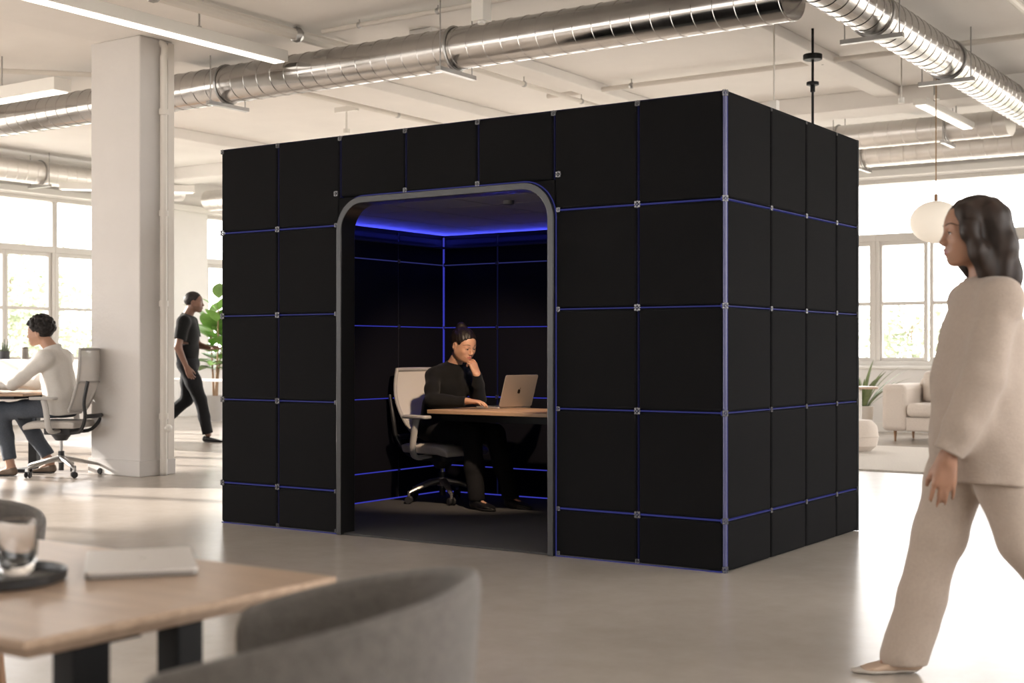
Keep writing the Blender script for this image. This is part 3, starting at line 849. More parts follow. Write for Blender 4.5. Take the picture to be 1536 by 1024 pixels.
# pots on the left sill
sp = Vector((X0+.055, 6.12, SILL+.006))
t = thing('pen_pot', 'dark pot with upright stems on the left window sill', 'pot', sp)
MB().lathe([(.001, 0), (.075, 0), (.082, .20), (.076, .20), (.07, .03), (.001, .03)], n=20).build('pot', mat('charcoal_ceramic', (.05, .05, .055), .6), t, smooth=True)
m = MB()
for i in range(14):
    a = i*2.4; r = .02+.05*(i/14); m.sweep([(r*.6*math.cos(a), r*.6*math.sin(a), .04), (r*math.cos(a), r*math.sin(a), .2), (r*1.5*math.cos(a), r*1.5*math.sin(a), .30+.08*math.sin(i*1.7))], [.008, .01, .005], 6)
m.build('stems', mat('dusty_green_stem', (.08, .10, .06), .7), t, smooth=True)
t = thing('vase', 'grey brown cylinder vase beside the dark pot on the left sill', 'vase', sp+Vector((.0, .36, 0)))
MB().lathe([(.001, 0), (.05, 0), (.055, .10), (.05, .24), (.04, .24), (.04, .04), (.001, .04)], n=18).build('vase_body', mat('taupe_ceramic', (.26, .23, .20), .6), t, smooth=True)
MB().lathe([(.041, .235), (.045, .26), (.001, .265)], n=18).build('stopper', mat('dark_cork', (.12, .09, .07), .7), t, smooth=True)

# ------------------------------------------------------------------ low white bench and potted tree at the far end
bp2 = at(296, 600, 20.0); bp2.z = 0
t = thing('bench', 'low white bench table behind the man in black', 'bench', bp2, math.radians(0))
MB().box((-1.1, -.25, .66), (1.1, .25, .69)).build('table_top', M_desk_white, t, bevel=.008)
for x in (-.9, .86):
    m = MB(); m.box((x, -.22, 0), (x+.03, -.19, .659)); m.box((x, .14, 0), (x+.03, .17, .659)); m.box((x, -.189, .03), (x+.03, .139, .06)); m.build('leg', M_white, t)

M_leaf = mat('broad_leaf_green', (.17, .31, .075), .45, noise=.35, nscale=3, sss=0)
M_leaf2 = mat('pale_leaf_green', (.22, .34, .10), .5, noise=.3, nscale=3)
def leaf(m, base, d, up, L, W, droop=.25, n=6):
    """one blade with a folded midrib"""
    d = d.normalized(); side = d.cross(up).normalized(); up = side.cross(d).normalized()
    vs = []; fs = []
    for i in range(n+1):
        u = i/n; w = W*(math.sin(math.pi*min(1, u**.75*.98+.01)))**.8*.5
        c = base+d*(L*u)-up*(droop*L*u*u)+up*(.10*L*u)
        vs += [c+side*w+up*(.18*w), c, c-side*w+up*(.18*w)]
    for i in range(n):
        a = 3*i
        fs += [(a, a+1, a+4, a+3), (a+1, a+2, a+5, a+4)]
    m.add(vs, fs)
pp = at(322, 600, 21.3); pp.z = 0
t = thing('potted_tree', 'tall broad-leaved plant in a pale grey pot beyond the man in black', 'potted plant', pp)
MB().lathe([(.001, 0), (.20, 0), (.245, .36), (.255, .40), (.235, .40), (.22, .33), (.001, .33)], n=28).build('pot', mat('pale_grey_pot', (.50, .49, .48), .6), t, smooth=True)
m = MB(); stems = []
for k, (ax, ay, h) in enumerate(((-.05, .02, 1.65), (.06, -.03, 1.9), (.0, .07, 1.45))):
    P = prof([(ax*.6, ay*.6, .30), (ax*1.2, ay, .7), (ax*2.2, ay*2, 1.1), (ax*3.0, ay*3, h)], 14); stems.append(P)
    m.sweep(P, [.020-.0008*i for i in range(len(P))], 8)
m.build('stem', mat('tan_bark', (.30, .19, .11), .8), t, smooth=True)
m = MB(); r_ = random.Random(3)
for P in stems:
    for i in range(20):
        u = .45+.55*i/19; p = P[min(len(P)-1, int(u*(len(P)-1)))]
        a = i*2.4+r_.random(); el = .15+.75*(i/19)
        d = Vector((math.cos(a)*math.cos(el), math.sin(a)*math.cos(el), math.sin(el)))
        L = r_.uniform(.36, .54)
        leaf(m, p+d*.05, d, Vector((0, 0, 1)) if el < 1.2 else Vector((1, 0, 0)), L, L*.52, .35)
m.build('foliage', M_leaf, t, smooth=True)

# ------------------------------------------------------------------ lounge: rug, sofa, side table, pouf, potted palm
rug0 = at(1290, 706, 12.35)
t = MB().rbox((-1.2, rug0.y, .001), (3.4, rug0.y+3.1, .016), .02).build('rug', mat('cream_wool_rug', (.62, .57, .51), .95, noise=.10, nscale=60, bump=.6, bscale=120), smooth=False)
tag(t, 'cream wool rug on the concrete in front of the sofa', 'rug')
M_sofa = mat('cream_boucle', (.68, .60, .53), .9, noise=.06, nscale=80, bump=.4, bscale=160, sheen=.2)
so = at(1322, 655, 16.4)
t = thing('sofa', 'cream upholstered sofa with slim wooden legs under the back windows', 'sofa', (so.x, so.y, 0), 0)
SW = 2.25
def soft(lo, hi, name, par, r=.05, bev=.04):
    return MB().box(lo, hi).build(name, M_sofa, par, bevel=bev, seg=4, smooth=True)
soft((.0, .0, .13), (.30, .92, .70), 'armrest', t, bev=.06)
soft((SW-.30, .0, .13), (SW, .92, .70), 'armrest', t, bev=.06)
soft((.29, .03, .13), (SW-.29, .90, .30), 'seat_base', t, bev=.02)
soft((.305, -.02, .305), (SW/2-.005, .70, .47), 'seat_cushion', t, bev=.06); soft((SW/2+.005, -.02, .305), (SW-.305, .70, .47), 'seat_cushion', t, bev=.06)
soft((.26, .66, .30), (SW-.26, .92, .78), 'backrest', t, bev=.07)
soft((.34, .52, .472), (.98, .70, .86), 'back_cushion', t, bev=.07); soft((1.2, .52, .472), (SW-.34, .70, .84), 'back_cushion', t, bev=.07)
for x, y in ((.14, .10), (.14, .82), (.62, .10), (SW-.14, .10), (SW-.14, .82)):
    MB().cyl((x, y, .0), (x, y, .135), .012, 10, r2=.022).build('leg', M_leg, t, smooth=True)
pp = at(1293, 655, 17.0)
t = thing('potted_palm', 'slender palm in a white pot left of the sofa arm', 'potted plant', (pp.x, pp.y, 0))
MB().lathe([(.001, .06), (.10, .06), (.125, .16), (.145, .40), (.13, .41), (.115, .30), (.001, .30)], n=28).build('pot', mat('white_ceramic_pot', (.72, .67, .61), .5), t, smooth=True)
m = MB()
for k in range(3):
    a = k*2.1+.5; m.cyl((.10*math.cos(a), .10*math.sin(a), 0), (.08*math.cos(a), .08*math.sin(a), .07), .014, 8)
m.build('leg', M_leg, t)
m = MB(); r_ = random.Random(5)
for i in range(34):
    a = i*2.4; el = .95+.5*r_.random(); L = r_.uniform(.45, .8)
    d = Vector((math.cos(a)*math.cos(el), math.sin(a)*math.cos(el), math.sin(el)))
    leaf(m, Vector((.03*math.cos(a), .03*math.sin(a), .31)), d, Vector((0, 0, 1)), L, .05, .45, 8)
m.build('fronds', mat('grey_green_frond', (.19, .24, .11), .5, noise=.3, nscale=4), t, smooth=True)
q = at(1290, 660, 15.9)
t = thing('side_table', 'small round side table with wooden top past the booth corner', 'side table', (q.x, q.y, 0))
MB().cyl((0, 0, .655), (0, 0, .685), .21, 32).build('table_top', M_oak, t, bevel=.005)
m = MB(); m.cyl((0, 0, .02), (0, 0, .655), .022, 14); m.build('stem', M_white, t, smooth=True)
MB().cyl((0, 0, .0165 if False else .0005), (0, 0, .02), .15, 28).build('base', M_white, t, bevel=.004)
q = at(1282, 668, 14.6)
t = thing('pouf', 'round cream pouf half hidden behind the booth edge', 'pouf', (q.x, q.y, .017))
MB().lathe([(.001, 0), (.17, 0), (.235, .06), (.255, .16), (.24, .27), (.18, .335), (.001, .345)], n=32).build('cushion', M_sofa, t, smooth=True)
MB().lathe([(.256, .155), (.262, .16), (.256, .165)], n=32).build('piping', M_sofa, t, smooth=True)
t.location = (q.x, q.y, .017)

# ------------------------------------------------------------------ foreground table and its things
TZ = .66; K = 1.10-TZ
def on_top(px, py):
    d = K*FPX/(py-HOR); p = at(px, py, d); p.z = TZ; return p
tip = on_top(505, 864); near = on_top(36, 962)
TW = (tip-near).length
# table frame: x runs to the left along the room, y along the near end
ang = math.atan2((tip-near).y, (tip-near).x)
t = thing('dining_table', 'oak table with black legs in the left foreground', 'table', (near.x, near.y, 0), ang-math.pi/2)
m = MB(); TL = 1.75
poly = [(-TL, 0), (0, 0), (0, TW), (-TL, TW)]
top = [(x, y, TZ) for x, y in poly]; bt = [(x+(.022 if x < -1 else -.022), y+(.02 if y == 0 else -.02), TZ-.034) for x, y in poly]
mid_ = [(x, y, TZ-.012) for x, y in poly]
m.add(top+mid_+bt, [(0, 1, 2, 3), (11, 10, 9, 8)]+[(4*r+i, 4*(r+1)+i, 4*(r+1)+(i+1) % 4, 4*r+(i+1) % 4) for r in (0, 1) for i in range(4)])
m.build('table_top', M_oak, t, bevel=.002, seg=1)
for (s0, s1) in ((.125, .20), (.345, .405)):
    MB().box((-.10, s0, 0), (-.045, s1, TZ-.036)).build('leg', M_black, t, bevel=.003)
    MB().box((-TL+.05, s0, 0), (-TL+.105, s1, TZ-.036)).build('leg', M_black, t, bevel=.003)
MB().box((-TL+.11, .235, TZ-.06), (-.105, .315, TZ-.036)).box((-.18, .14, TZ-.055), (-.104, .40, TZ-.0365)).box((-TL+.05, .06, TZ-.06), (-TL+.105, TW-.06, TZ-.036)).build('rail', M_black, t)
# closed laptop
fl_, fr_, bl_ = on_top(127, 871), on_top(297, 863), on_top(122, 838)
az = math.atan2((fr_-fl_).y, (fr_-fl_).x); w_, h_ = (fr_-fl_).length, (bl_-fl_).length
t = thing('laptop', 'closed silver laptop lying on the foreground oak table', 'laptop', fl_, az)
M_lap2 = mat('brushed_silver', (.62, .585, .55), .42, .4)
MB().rbox((0, 0, .0015), (w_, h_, .009), .010).build('base', mat('dark_silver_base', (.28, .26, .24), .45, .5), t, bevel=.001, seg=1)
MB().rbox((-.001, -.001, .0095), (w_+.001, h_+.001, .0165), .011).build('lid', M_lap2, t, bevel=.0015, seg=2)
MB().cyl((w_*.52, h_*.55, .0160), (w_*.52, h_*.55, .0168), .008, 16).build('logo', mat('polished_silver_mark', (.6, .58, .55), .25, .8), t)
# tray and tumbler
tc_ = on_top(-4, 873)
t = thing('tray', 'round black tray under the glass tumbler', 'tray', (tc_.x, tc_.y, TZ+.001))
MB().lathe([(.001, 0), (.118, 0), (.126, .004), (.128, .020), (.125, .022), (.121, .020), (.118, .007), (.001, .006)], n=48).build('tray_body', mat('matt_black_tray', (.014, .014, .014), .35), t, smooth=True)
gc = on_top(25, 866)
def clear_glass():
    m = bpy.data.materials.new('clear_glass'); m.use_nodes = True
    nt = m.node_tree; N = nt.nodes; L = nt.links; N.remove(N['Principled BSDF'])
    g = N.new('ShaderNodeBsdfGlass'); g.inputs['IOR'].default_value = 1.45; g.inputs['Roughness'].default_value = 0.0
    L.new(g.outputs[0], N['Material Output'].inputs['Surface']); return m
t = thing('tumbler', 'clear double-walled glass tumbler standing on the black tray', 'glass', (gc.x, gc.y, TZ+.0075))
MG = clear_glass()
MB().lathe([(.001, 0), (.024, 0), (.033, .010), (.0385, .035), (.0395, .060), (.0375, .085), (.0365, .104), (.0355, .1045), (.0350, .104), (.0355, .085), (.034, .065), (.029, .040), (.022, .024), (.010, .018), (.001, .017)], n=40).build('glass_body', MG, t, smooth=True)
t.scale = (1.0, 1.0, 1.0)

# tub chairs
M_tub = mat('taupe_wool', (.118, .104, .092), .9, noise=.18, nscale=50, bump=.35, bscale=220, sheen=.25)
def tub_chair(label, c, az, s=1.0, rim=.755, arm=.645, group=None, R=(.275, .262)):
    """opens toward local -x; back at +x"""
    t = thing('tub_chair', label, 'tub chair', (c.x, c.y, 0), az, group)
    n = 40; A = math.radians(118); rows = 9
    def ring(ph, h, r):      # h 0 seat .. 1 rim
        q = 1-abs(ph)/A
        top = arm+(rim-arm)*(1-(abs(ph)/A)**1.7)
        z = .36+(top-.36)*h
        fl = .86+.14*h**.6
        return Vector(((R[0]-r)*math.cos(ph)*fl, (R[1]-r)*math.sin(ph)*fl, z))
    vs = []; fs = []; cross = []
    for i in range(n+1):
        ph = -A+2*A*i/n
        row = [ring(ph, j/rows, 0) for j in range(rows+1)]
        p = ring(ph, 1, .012); row += [Vector((p.x, p.y, p.z+.010)), ring(ph, 1, .028)]
        row += [ring(ph, 1-j/rows, .034) for j in range(1, rows+1)]
        cross.append(row)
    k = len(cross[0])
    for row in cross: vs += row
    for i in range(n):
        for j in range(k-1):
            a = i*k+j; fs.append((a, a+1, a+k+1, a+k))
        fs.append((i*k+k-1, i*k, (i+1)*k, (i+1)*k+k-1))
    fs.append(tuple(range(k))); fs.append(tuple(range(n*k+k-1, n*k-1, -1)))
    MB().add(vs, fs).build('backrest', M_tub, t, smooth=True, sub=1)
    poly = [(R[0]*.78*math.cos(q), R[1]*.785*math.sin(q)) for q in [2*math.pi*j/40 for j in range(40)]]
    MB().prism(poly, .38, .455).build('seat', M_tub, t, bevel=.02, seg=3, smooth=True)
    poly = [(x*1.0, y*1.0) for x, y in poly]
    MB().prism(poly, .33, .378).build('seat_shell', M_tub, t, bevel=.008, smooth=True)
    for a in (45, 135, 225, 315):
        q = math.radians(a)
        MB().cyl((.20*math.cos(q), .20*math.sin(q), 0), (.15*math.cos(q), .15*math.sin(q), .335), .010, 10, r2=.017).build('leg', M_leg, t, smooth=True)
    t.scale = (s, s, s)
    return t
cc = cam2w(-.357, 2.055)
tub_chair('taupe upholstered tub chair in the foreground, backed toward the right', cc, TH-math.radians(4), 1.0, R=(.312, .275))
cf = cam2w(-1.60, 3.80)
tub_chair('taupe upholstered tub chair behind the foreground table at the left edge', cf, TH+math.radians(118), 1.0, .655, .60)
# ------------------------------------------------------------------ figures: continuous surfaces from blended distance fields
def V3(*a): return np.array(a, dtype=np.float64)
def rotm(yaw=0, pitch=0, roll=0):
    y, p, r = (math.radians(q) for q in (yaw, pitch, roll))
    Rz = np.array([[math.cos(y), -math.sin(y), 0], [math.sin(y), math.cos(y), 0], [0, 0, 1]])
    Ry = np.array([[math.cos(p), 0, math.sin(p)], [0, 1, 0], [-math.sin(p), 0, math.cos(p)]])
    Rx = np.array([[1, 0, 0], [0, math.cos(r), -math.sin(r)], [0, math.sin(r), math.cos(r)]])
    return Rz @ Ry @ Rx
def unit(v): v = np.asarray(v, float); return v/np.linalg.norm(v)

class Fld:
    def __init__(s, lo, hi, h, fine=(), hf=None):
        s.a = []
        for i in range(3):
            x = lo[i]; ax = [x]
            while x < hi[i]:
                st = h
                for (fl, fh) in fine:
                    if fl[i]-h <= x <= fh[i]+.001: st = hf
                x += st; ax.append(x)
            s.a.append(np.array(ax))
        s.v = np.full([len(a) for a in s.a], .5, np.float32)
    def _sl(s, lo, hi):
        r = []
        for i in range(3):
            a0 = max(0, int(np.searchsorted(s.a[i], lo[i]))-1); a1 = min(len(s.a[i]), int(np.searchsorted(s.a[i], hi[i]))+1)
            if a1 <= a0: return None
            r.append(slice(a0, a1))
        return tuple(r)
    def op(s, fn, lo, hi, k, mode='u'):
        sl = s._sl(lo, hi)
        if sl is None: return s
        X = s.a[0][sl[0]].astype(np.float32)[:, None, None]; Y = s.a[1][sl[1]].astype(np.float32)[None, :, None]; Z = s.a[2][sl[2]].astype(np.float32)[None, None, :]
        d = fn(X, Y, Z); v = s.v[sl]
        if mode == 'u':
            h = np.maximum(k-np.abs(v-d), 0)/k if k > 0 else 0
            s.v[sl] = np.minimum(v, d)-(h*h*k*.25 if k > 0 else 0)
        elif mode == 's':
            d = -d; h = np.maximum(k-np.abs(v-d), 0)/k if k > 0 else 0
            s.v[sl] = np.maximum(v, d)+(h*h*k*.25 if k > 0 else 0)
        elif mode == 'i':
            h = np.maximum(k-np.abs(v-d), 0)/k if k > 0 else 0
            s.v[sl] = np.maximum(v, d)+(h*h*k*.25 if k > 0 else 0)
        elif mode == 'add': s.v[sl] = v+d
        return s
    def cone(s, a, b, ra, rb=None, k=.02, sc=None, mode='u'):
        a = np.asarray(a, float); b = np.asarray(b, float); rb = ra if rb is None else rb
        sc = np.ones(3) if sc is None else np.asarray(sc, float)
        R = max(ra, rb)+k+.02
        lo = np.minimum(a, b)-R*sc; hi = np.maximum(a, b)+R*sc
        A = a/sc; B = b/sc; ba = B-A; L2 = max(float(ba@ba), 1e-9); mn = float(sc.min())
        def fn(X, Y, Z):
            px, py, pz = X/sc[0]-A[0], Y/sc[1]-A[1], Z/sc[2]-A[2]
            t = np.clip((px*ba[0]+py*ba[1]+pz*ba[2])/L2, 0, 1).astype(np.float32)
            q = np.sqrt((px-t*ba[0])**2+(py-t*ba[1])**2+(pz-t*ba[2])**2)
            return ((q-(ra+t*(rb-ra)))*mn).astype(np.float32)
        return s.op(fn, lo, hi, k, mode)
    def chain(s, pts, rs, k=.02, sc=None):
        for i in range(len(pts)-1): s.cone(pts[i], pts[i+1], rs[i], rs[i+1], k, sc)
        return s
    def ell(s, c, r, M=None, k=.02, mode='u'):
        c = np.asarray(c, float); r = np.asarray(r, float); M = np.eye(3) if M is None else M
        R = float(r.max())+k+.015
        def fn(X, Y, Z):
            x, y, z = X-c[0], Y-c[1], Z-c[2]
            q = [(x*M[0, i]+y*M[1, i]+z*M[2, i])/r[i] for i in range(3)]
            k0 = np.sqrt(q[0]**2+q[1]**2+q[2]**2)+1e-6
            k1 = np.sqrt((q[0]/r[0])**2+(q[1]/r[1])**2+(q[2]/r[2])**2)+1e-6
            return (k0*(k0-1)/k1).astype(np.float32)
        return s.op(fn, c-R, c+R, k, mode)
    def plane(s, p, n, lo=None, hi=None, k=.004):
        """keep the side the normal points away from"""
        p = np.asarray(p, float); n = unit(n)
        lo = [a[0] for a in s.a] if lo is None else lo; hi = [a[-1] for a in s.a] if hi is None else hi
        return s.op(lambda X, Y, Z: ((X-p[0])*n[0]+(Y-p[1])*n[1]+(Z-p[2])*n[2]).astype(np.float32), lo, hi, k, 'i')
    def folds(s, amp, waves, lo=None, hi=None):
        lo = [a[0] for a in s.a] if lo is None else lo; hi = [a[-1] for a in s.a] if hi is None else hi
        def fn(X, Y, Z):
            d = 0
            for (kx, ky, kz, ph, w) in waves:
                d = d+w*np.sin(kx*X+ky*Y+kz*Z+ph+1.3*np.sin(.45*(ky*X-kx*Y+.7*kz*Z)+ph*2))
            return (amp*d).astype(np.float32)
        return s.op(fn, lo, hi, 0, 'add')
    def sample(s, p):
        i = [min(len(s.a[k])-2, max(0, int(np.searchsorted(s.a[k], p[k]))-1)) for k in range(3)]
        t = [(p[k]-s.a[k][i[k]])/(s.a[k][i[k]+1]-s.a[k][i[k]]) for k in range(3)]
        r = 0
        for dx in (0, 1):
            for dy in (0, 1):
                for dz in (0, 1):
                    r += s.v[i[0]+dx, i[1]+dy, i[2]+dz]*(t[0] if dx else 1-t[0])*(t[1] if dy else 1-t[1])*(t[2] if dz else 1-t[2])
        return float(r)
    def surf(s, p, d, lim=.12):
        """walk from inside along d until the surface is met"""
        p = np.asarray(p, float); d = unit(d); t = 0
        while t < lim and s.sample(p+d*t) < 0: t += .001
        return p+d*t
    def mesh(s, name, mats, parent, relax=1, pick=None):
        v = s.v; neg = v < 0
        n = np.array(v.shape)-1
        cnt = np.zeros(n, np.int8)
        cs = [(dx, dy, dz) for dx in (0, 1) for dy in (0, 1) for dz in (0, 1)]
        for dx, dy, dz in cs: cnt += neg[dx:dx+n[0], dy:dy+n[1], dz:dz+n[2]]
        cell = np.argwhere((cnt > 0) & (cnt < 8)); N = len(cell)
        cv = np.stack([v[cell[:, 0]+dx, cell[:, 1]+dy, cell[:, 2]+dz] for dx, dy, dz in cs], 1).astype(np.float64)
        acc = np.zeros((N, 3)); num = np.zeros(N)
        for a in range(8):
            for b in range(a+1, 8):
                d = np.array(cs[b])-np.array(cs[a])
                if np.abs(d).sum() != 1: continue
                va, vb = cv[:, a], cv[:, b]; m = (va < 0) != (vb < 0)
                t = np.where(m, va/np.where(m, va-vb, 1), 0)
                P = np.array(cs[a])[None]+t[:, None]*d[None]
                acc += np.where(m[:, None], P, 0); num += m
        ip = cell+acc/num[:, None]
        co = np.stack([np.interp(ip[:, i], np.arange(len(s.a[i])), s.a[i]) for i in range(3)], 1)
        idm = np.full(n, -1, np.int32); idm[cell[:, 0], cell[:, 1], cell[:, 2]] = np.arange(N)
        quads = []
        for ax in range(3):
            b1, b2 = [(1, 2), (2, 0), (0, 1)][ax]
            sl0 = [slice(None)]*3; sl1 = [slice(None)]*3; sl0[ax] = slice(0, -1); sl1[ax] = slice(1, None)
            cr = neg[tuple(sl0)] != neg[tuple(sl1)]
            e = np.argwhere(cr); e = e[(e[:, b1] > 0) & (e[:, b2] > 0) & (e[:, b1] < n[b1]) & (e[:, b2] < n[b2])]
            def off(o1, o2):
                q = e.copy(); q[:, b1] -= o1; q[:, b2] -= o2; return idm[q[:, 0], q[:, 1], q[:, 2]]
            q = np.stack([off(1, 1), off(0, 1), off(0, 0), off(1, 0)], 1)
            sgn = neg[e[:, 0], e[:, 1], e[:, 2]]
            q[~sgn] = q[~sgn][:, ::-1]
            quads.append(q)
        Q = np.concatenate(quads); Q = Q[(Q >= 0).all(1)]
        for _ in range(relax):
            sm = np.zeros_like(co); c = np.zeros(N)
            for k in range(4):
                a, b = Q[:, k], Q[:, (k+1) % 4]
                for i in range(3):
                    sm[:, i] += np.bincount(a, co[b, i], N)+np.bincount(b, co[a, i], N)
                c += np.bincount(a, minlength=N)+np.bincount(b, minlength=N)
            av = sm/np.maximum(c, 1)[:, None]; co = co*.5+av*.5
        me = bpy.data.meshes.new(name)
        me.vertices.add(N); me.vertices.foreach_set('co', co.astype(np.float32).ravel())
        F = len(Q); me.loops.add(4*F); me.loops.foreach_set('vertex_index', Q.astype(np.int32).ravel())
        me.polygons.add(F); me.polygons.foreach_set('loop_start', np.arange(0, 4*F, 4, dtype=np.int32))
        for m in (mats if isinstance(mats, (list, tuple)) else [mats]): me.materials.append(m)
        if pick is not None:
            me.polygons.foreach_set('material_index', pick(co[Q].mean(1)).astype(np.int32))
        me.polygons.foreach_set('use_smooth', np.ones(F, bool))
        me.update(calc_edges=True); me.validate()
        o = bpy.data.objects.new(name, me); COL.objects.link(o); o.parent = parent
        return o

def head(F, c, M, s=1.0, female=True):
    h = lambda x, y, z: np.asarray(c)+M @ (np.array([x, y, z])*s)
    def C(a, b, ra, rb=None, k=.02, mode='u'): F.cone(h(*a), h(*b), ra*s, (rb if rb is not None else ra)*s, k*s, None, mode)
    def E(a, r, k=.02, mode='u', N=None): F.ell(h(*a), np.array(r)*s, M if N is None else M @ N, k*s, mode)
    E((-.014, 0, .030), (.096, .074, .084), .01)
    E((.030, 0, .020), (.064, .062, .066), .03)
    E((.032, 0, -.038), (.054, .052, .072), .03)
    for sg in (1, -1):
        C((-.004, sg*.049, -.052), (.058, sg*.016, -.098), .017, .013, .028)
        E((.060, sg*.038, -.030), (.022, .022, .022), .025)
        C((.080, sg*.010, .013), (.072, sg*.042, .010), .0085, .007, .016)
    E((.070, 0, -.098), (.015, .017, .013), .018)
    E((.076, 0, -.066), (.018, .027, .022), .018)
    for sg in (1, -1):
        E((.034, sg*.030, -.058), (.034, .022, .038), .03)
        E((.004, sg*.044, -.035), (.03, .02, .045), .03)
    # nose
    C((.088, 0, .004), (.104, 0, -.033), .0062, .0076, .012)
    E((.1035, 0, -.0365), (.0090, .0085, .0078), .008)
    for sg in (1, -1): E((.096, sg*.0115, -.041), (.0095, .0065, .007), .007)
    # mouth
    for sg in (1, -1):
        C((.0945, 0, -.0615), (.082, sg*.021, -.066), .0048, .0026, .006)
        C((.0925, 0, -.0725), (.082, sg*.019, -.068), .0056, .0026, .006)
        C((.0985, 0, -.0670), (.0862, sg*.020, -.0672), .0012, .0008, .003, 's')
        E((.092, sg*.030, -.006), (.014, .016, .011), .012, 's')
        E((.0765, sg*.031, -.006), (.0152, .0165, .0140), .006)
        E((.0925, sg*.0325, -.0080), (.011, .0140, .0047), .002, 's')
        # ear
        N = rotm(0, 12, 0)
        E((-.012, sg*.075, -.010), (.018, .009, .031), .008, 'u', N)
        E((-.008, sg*.083, -.008), (.009, .006, .016), .004, 's', N)
    return h

def eyes(h, M, s, par, iris, gaze=(1, 0, 0)):
    g = unit(M @ np.array(gaze, float))
    for sg in (1, -1):
        c = h(.0765, sg*.031, -.0065); r = .0134*s
        q = Vector(g).to_track_quat('Z', 'Y').to_matrix()
        m = MB(); n = 20; rings = 14
        vs = []; fs = []; mi = []
        for i in range(rings+1):
            a = math.pi*i/rings
            for k in range(n):
                b = 2*math.pi*k/n
                vs.append(q @ Vector((r*math.sin(a)*math.cos(b), r*math.sin(a)*math.sin(b), r*math.cos(a)))+Vector(c))
        for i in range(rings):
            for k in range(n):
                a = i*n+k; b = i*n+(k+1) % n
                m.v = m.v; fs.append((a, a+n, b+n, b)); mi.append(2 if i < 1 else (1 if i < 2 else 0))
        m.v = [tuple(v) for v in vs]; m.f = fs; m.mi = mi
        m.build('eye', [mat('eye_white', (.50, .45, .41), .3), iris, mat('pupil', (.005, .005, .005), .15)], par, smooth=True)

def lashes(h, M, s, par, material):
    for sg in (1, -1):
        P = []
        for t in np.linspace(-1, 1, 11):
            dy = .0145*t+.001; dz = .0005+.0040*math.sqrt(max(0, 1-t*t))-.0025*max(0, t)
            x = .0765+math.sqrt(max(1e-6, .0152**2*(1-(dy/.0172)**2-(dz/.0145)**2)))
            P.append(Vector(h(x, sg*(.031+dy), -.006+dz-.0012)))
        MB().sweep(P, [.0012*s*q for q in (.4, .8, 1, 1.1, 1.2, 1.25, 1.3, 1.3, 1.2, 1, .6)], 6).build('eyelashes', material, par, smooth=True)

def brows(F, h, M, s, par, material, up=.020, th=.0032):
    for sg in (1, -1):
        P = []
        for t in np.linspace(0, 1, 8):
            y = .014+.036*t; z = up+.007*math.sin(math.pi*min(1, t*1.15))-.004*t
            p = F.surf(h(.045-.02*t, sg*y, z), M @ np.array([1, sg*.35*t, 0]))
            P.append(Vector(p-M @ np.array([.001, 0, 0])))
        MB().sweep(P, [th*s*q for q in (.6, 1, 1.05, 1, .9, .75, .55, .25)], 8, flat=.6).build('eyebrow', material, par, smooth=True)

def hand(F, wrist, u, n, side, s=1.0, curl=(30, 38, 30), spread=4, thumb=(.55, .75, .25), tcurl=25, per=(1, 1, 1, 1), k=.008):
    """u along the fingers, n out of the palm, side toward the thumb"""
    w = np.asarray(wrist, float); u = unit(u); n = unit(np.asarray(n)-u*np.dot(n, u)); t = unit(np.asarray(side)-u*np.dot(side, u)-n*np.dot(side, n))
    P = lambda a, b, c=0: w+(u*a+t*b+n*c)*s
    F.cone(P(-.004, 0), P(.014, 0), .0235*s, .0235*s, .015, None)
    base = [(.092, .030), (.096, .010), (.092, -.010), (.083, -.028)]
    for (a, b) in base: F.cone(P(.008, b*.62), P(a, b), .0145*s, .0108*s, .012)
    F.cone(P(.03, -.016, .004), P(.075, -.02, .004), .013*s, .012*s, .012); F.cone(P(.03, .016, .006), P(.07, .018, .003), .014*s, .012*s, .012)
    ln = [.070, .079, .073, .058]
    for i, (a, b) in enumerate(base):
        p = P(a, b); ang = 0; sp = math.radians(spread*(1.5-i))
        d0 = u*math.cos(sp)+t*math.sin(sp)
        rr = [.0098, .0088, .0080, .0066] if i < 3 else [.0086, .0078, .0070, .0058]
        for j, f in enumerate((.46, .31, .23)):
            ang += math.radians(curl[j]*per[i]); d = d0*math.cos(ang)+n*math.sin(ang)
            q = p+d*ln[i]*f*s; F.cone(p, q, rr[j]*s, rr[j+1]*s, .0035); p = q
    p = P(.018, .020, .004); d = unit(u*thumb[0]+t*thumb[1]+n*thumb[2])
    for j, (l, r0, r1) in enumerate(((.040, .0140, .0112), (.033, .0112, .0098), (.026, .0098, .0074))):
        if j:
            c = math.radians(tcurl); d = unit(d*math.cos(c)+unit(u+n*.35-d*np.dot(u+n*.35, d))*math.sin(c))
        q = p+d*l*s; F.cone(p, q, r0*s, r1*s, .010 if j == 0 else .004); p = q

def skin_mats(name, col, lip, stub=None, hair=None):
    a = mat(name, col, .48, noise=.06, nscale=14, sss=.08, bump=.04, bscale=300)
    b = mat(name+'_lips', lip, .40, noise=.05, nscale=20)
    c = mat(name+'_stubble', stub or col, .6, noise=.10, nscale=200)
    return [a, b, c]
def face_pick(c, M, s, stubble=False):
    def f(P):
        q = (P-np.asarray(c)) @ M/s
        ix = np.zeros(len(P), int)
        r = np.linalg.norm(q, axis=1) < .16
        if stubble:
            st = r & (q[:, 2] < -.042-.16*np.maximum(0, q[:, 0])*(q[:, 0] < .088)) & (q[:, 2] > -.125) & (q[:, 0] > -.005) & ~((np.abs(q[:, 1]) < .013) & (q[:, 2] > -.052))
            ix[st] = 2
        lp = r & (q[:, 0] > .081) & (np.abs(q[:, 1]) < .0215) & (q[:, 2] < -.0575+.006*np.abs(q[:, 1])/.02*-1) & (q[:, 2] > -.0795+.3*np.abs(q[:, 1]))
        ix[lp] = 1
        return ix
    return f

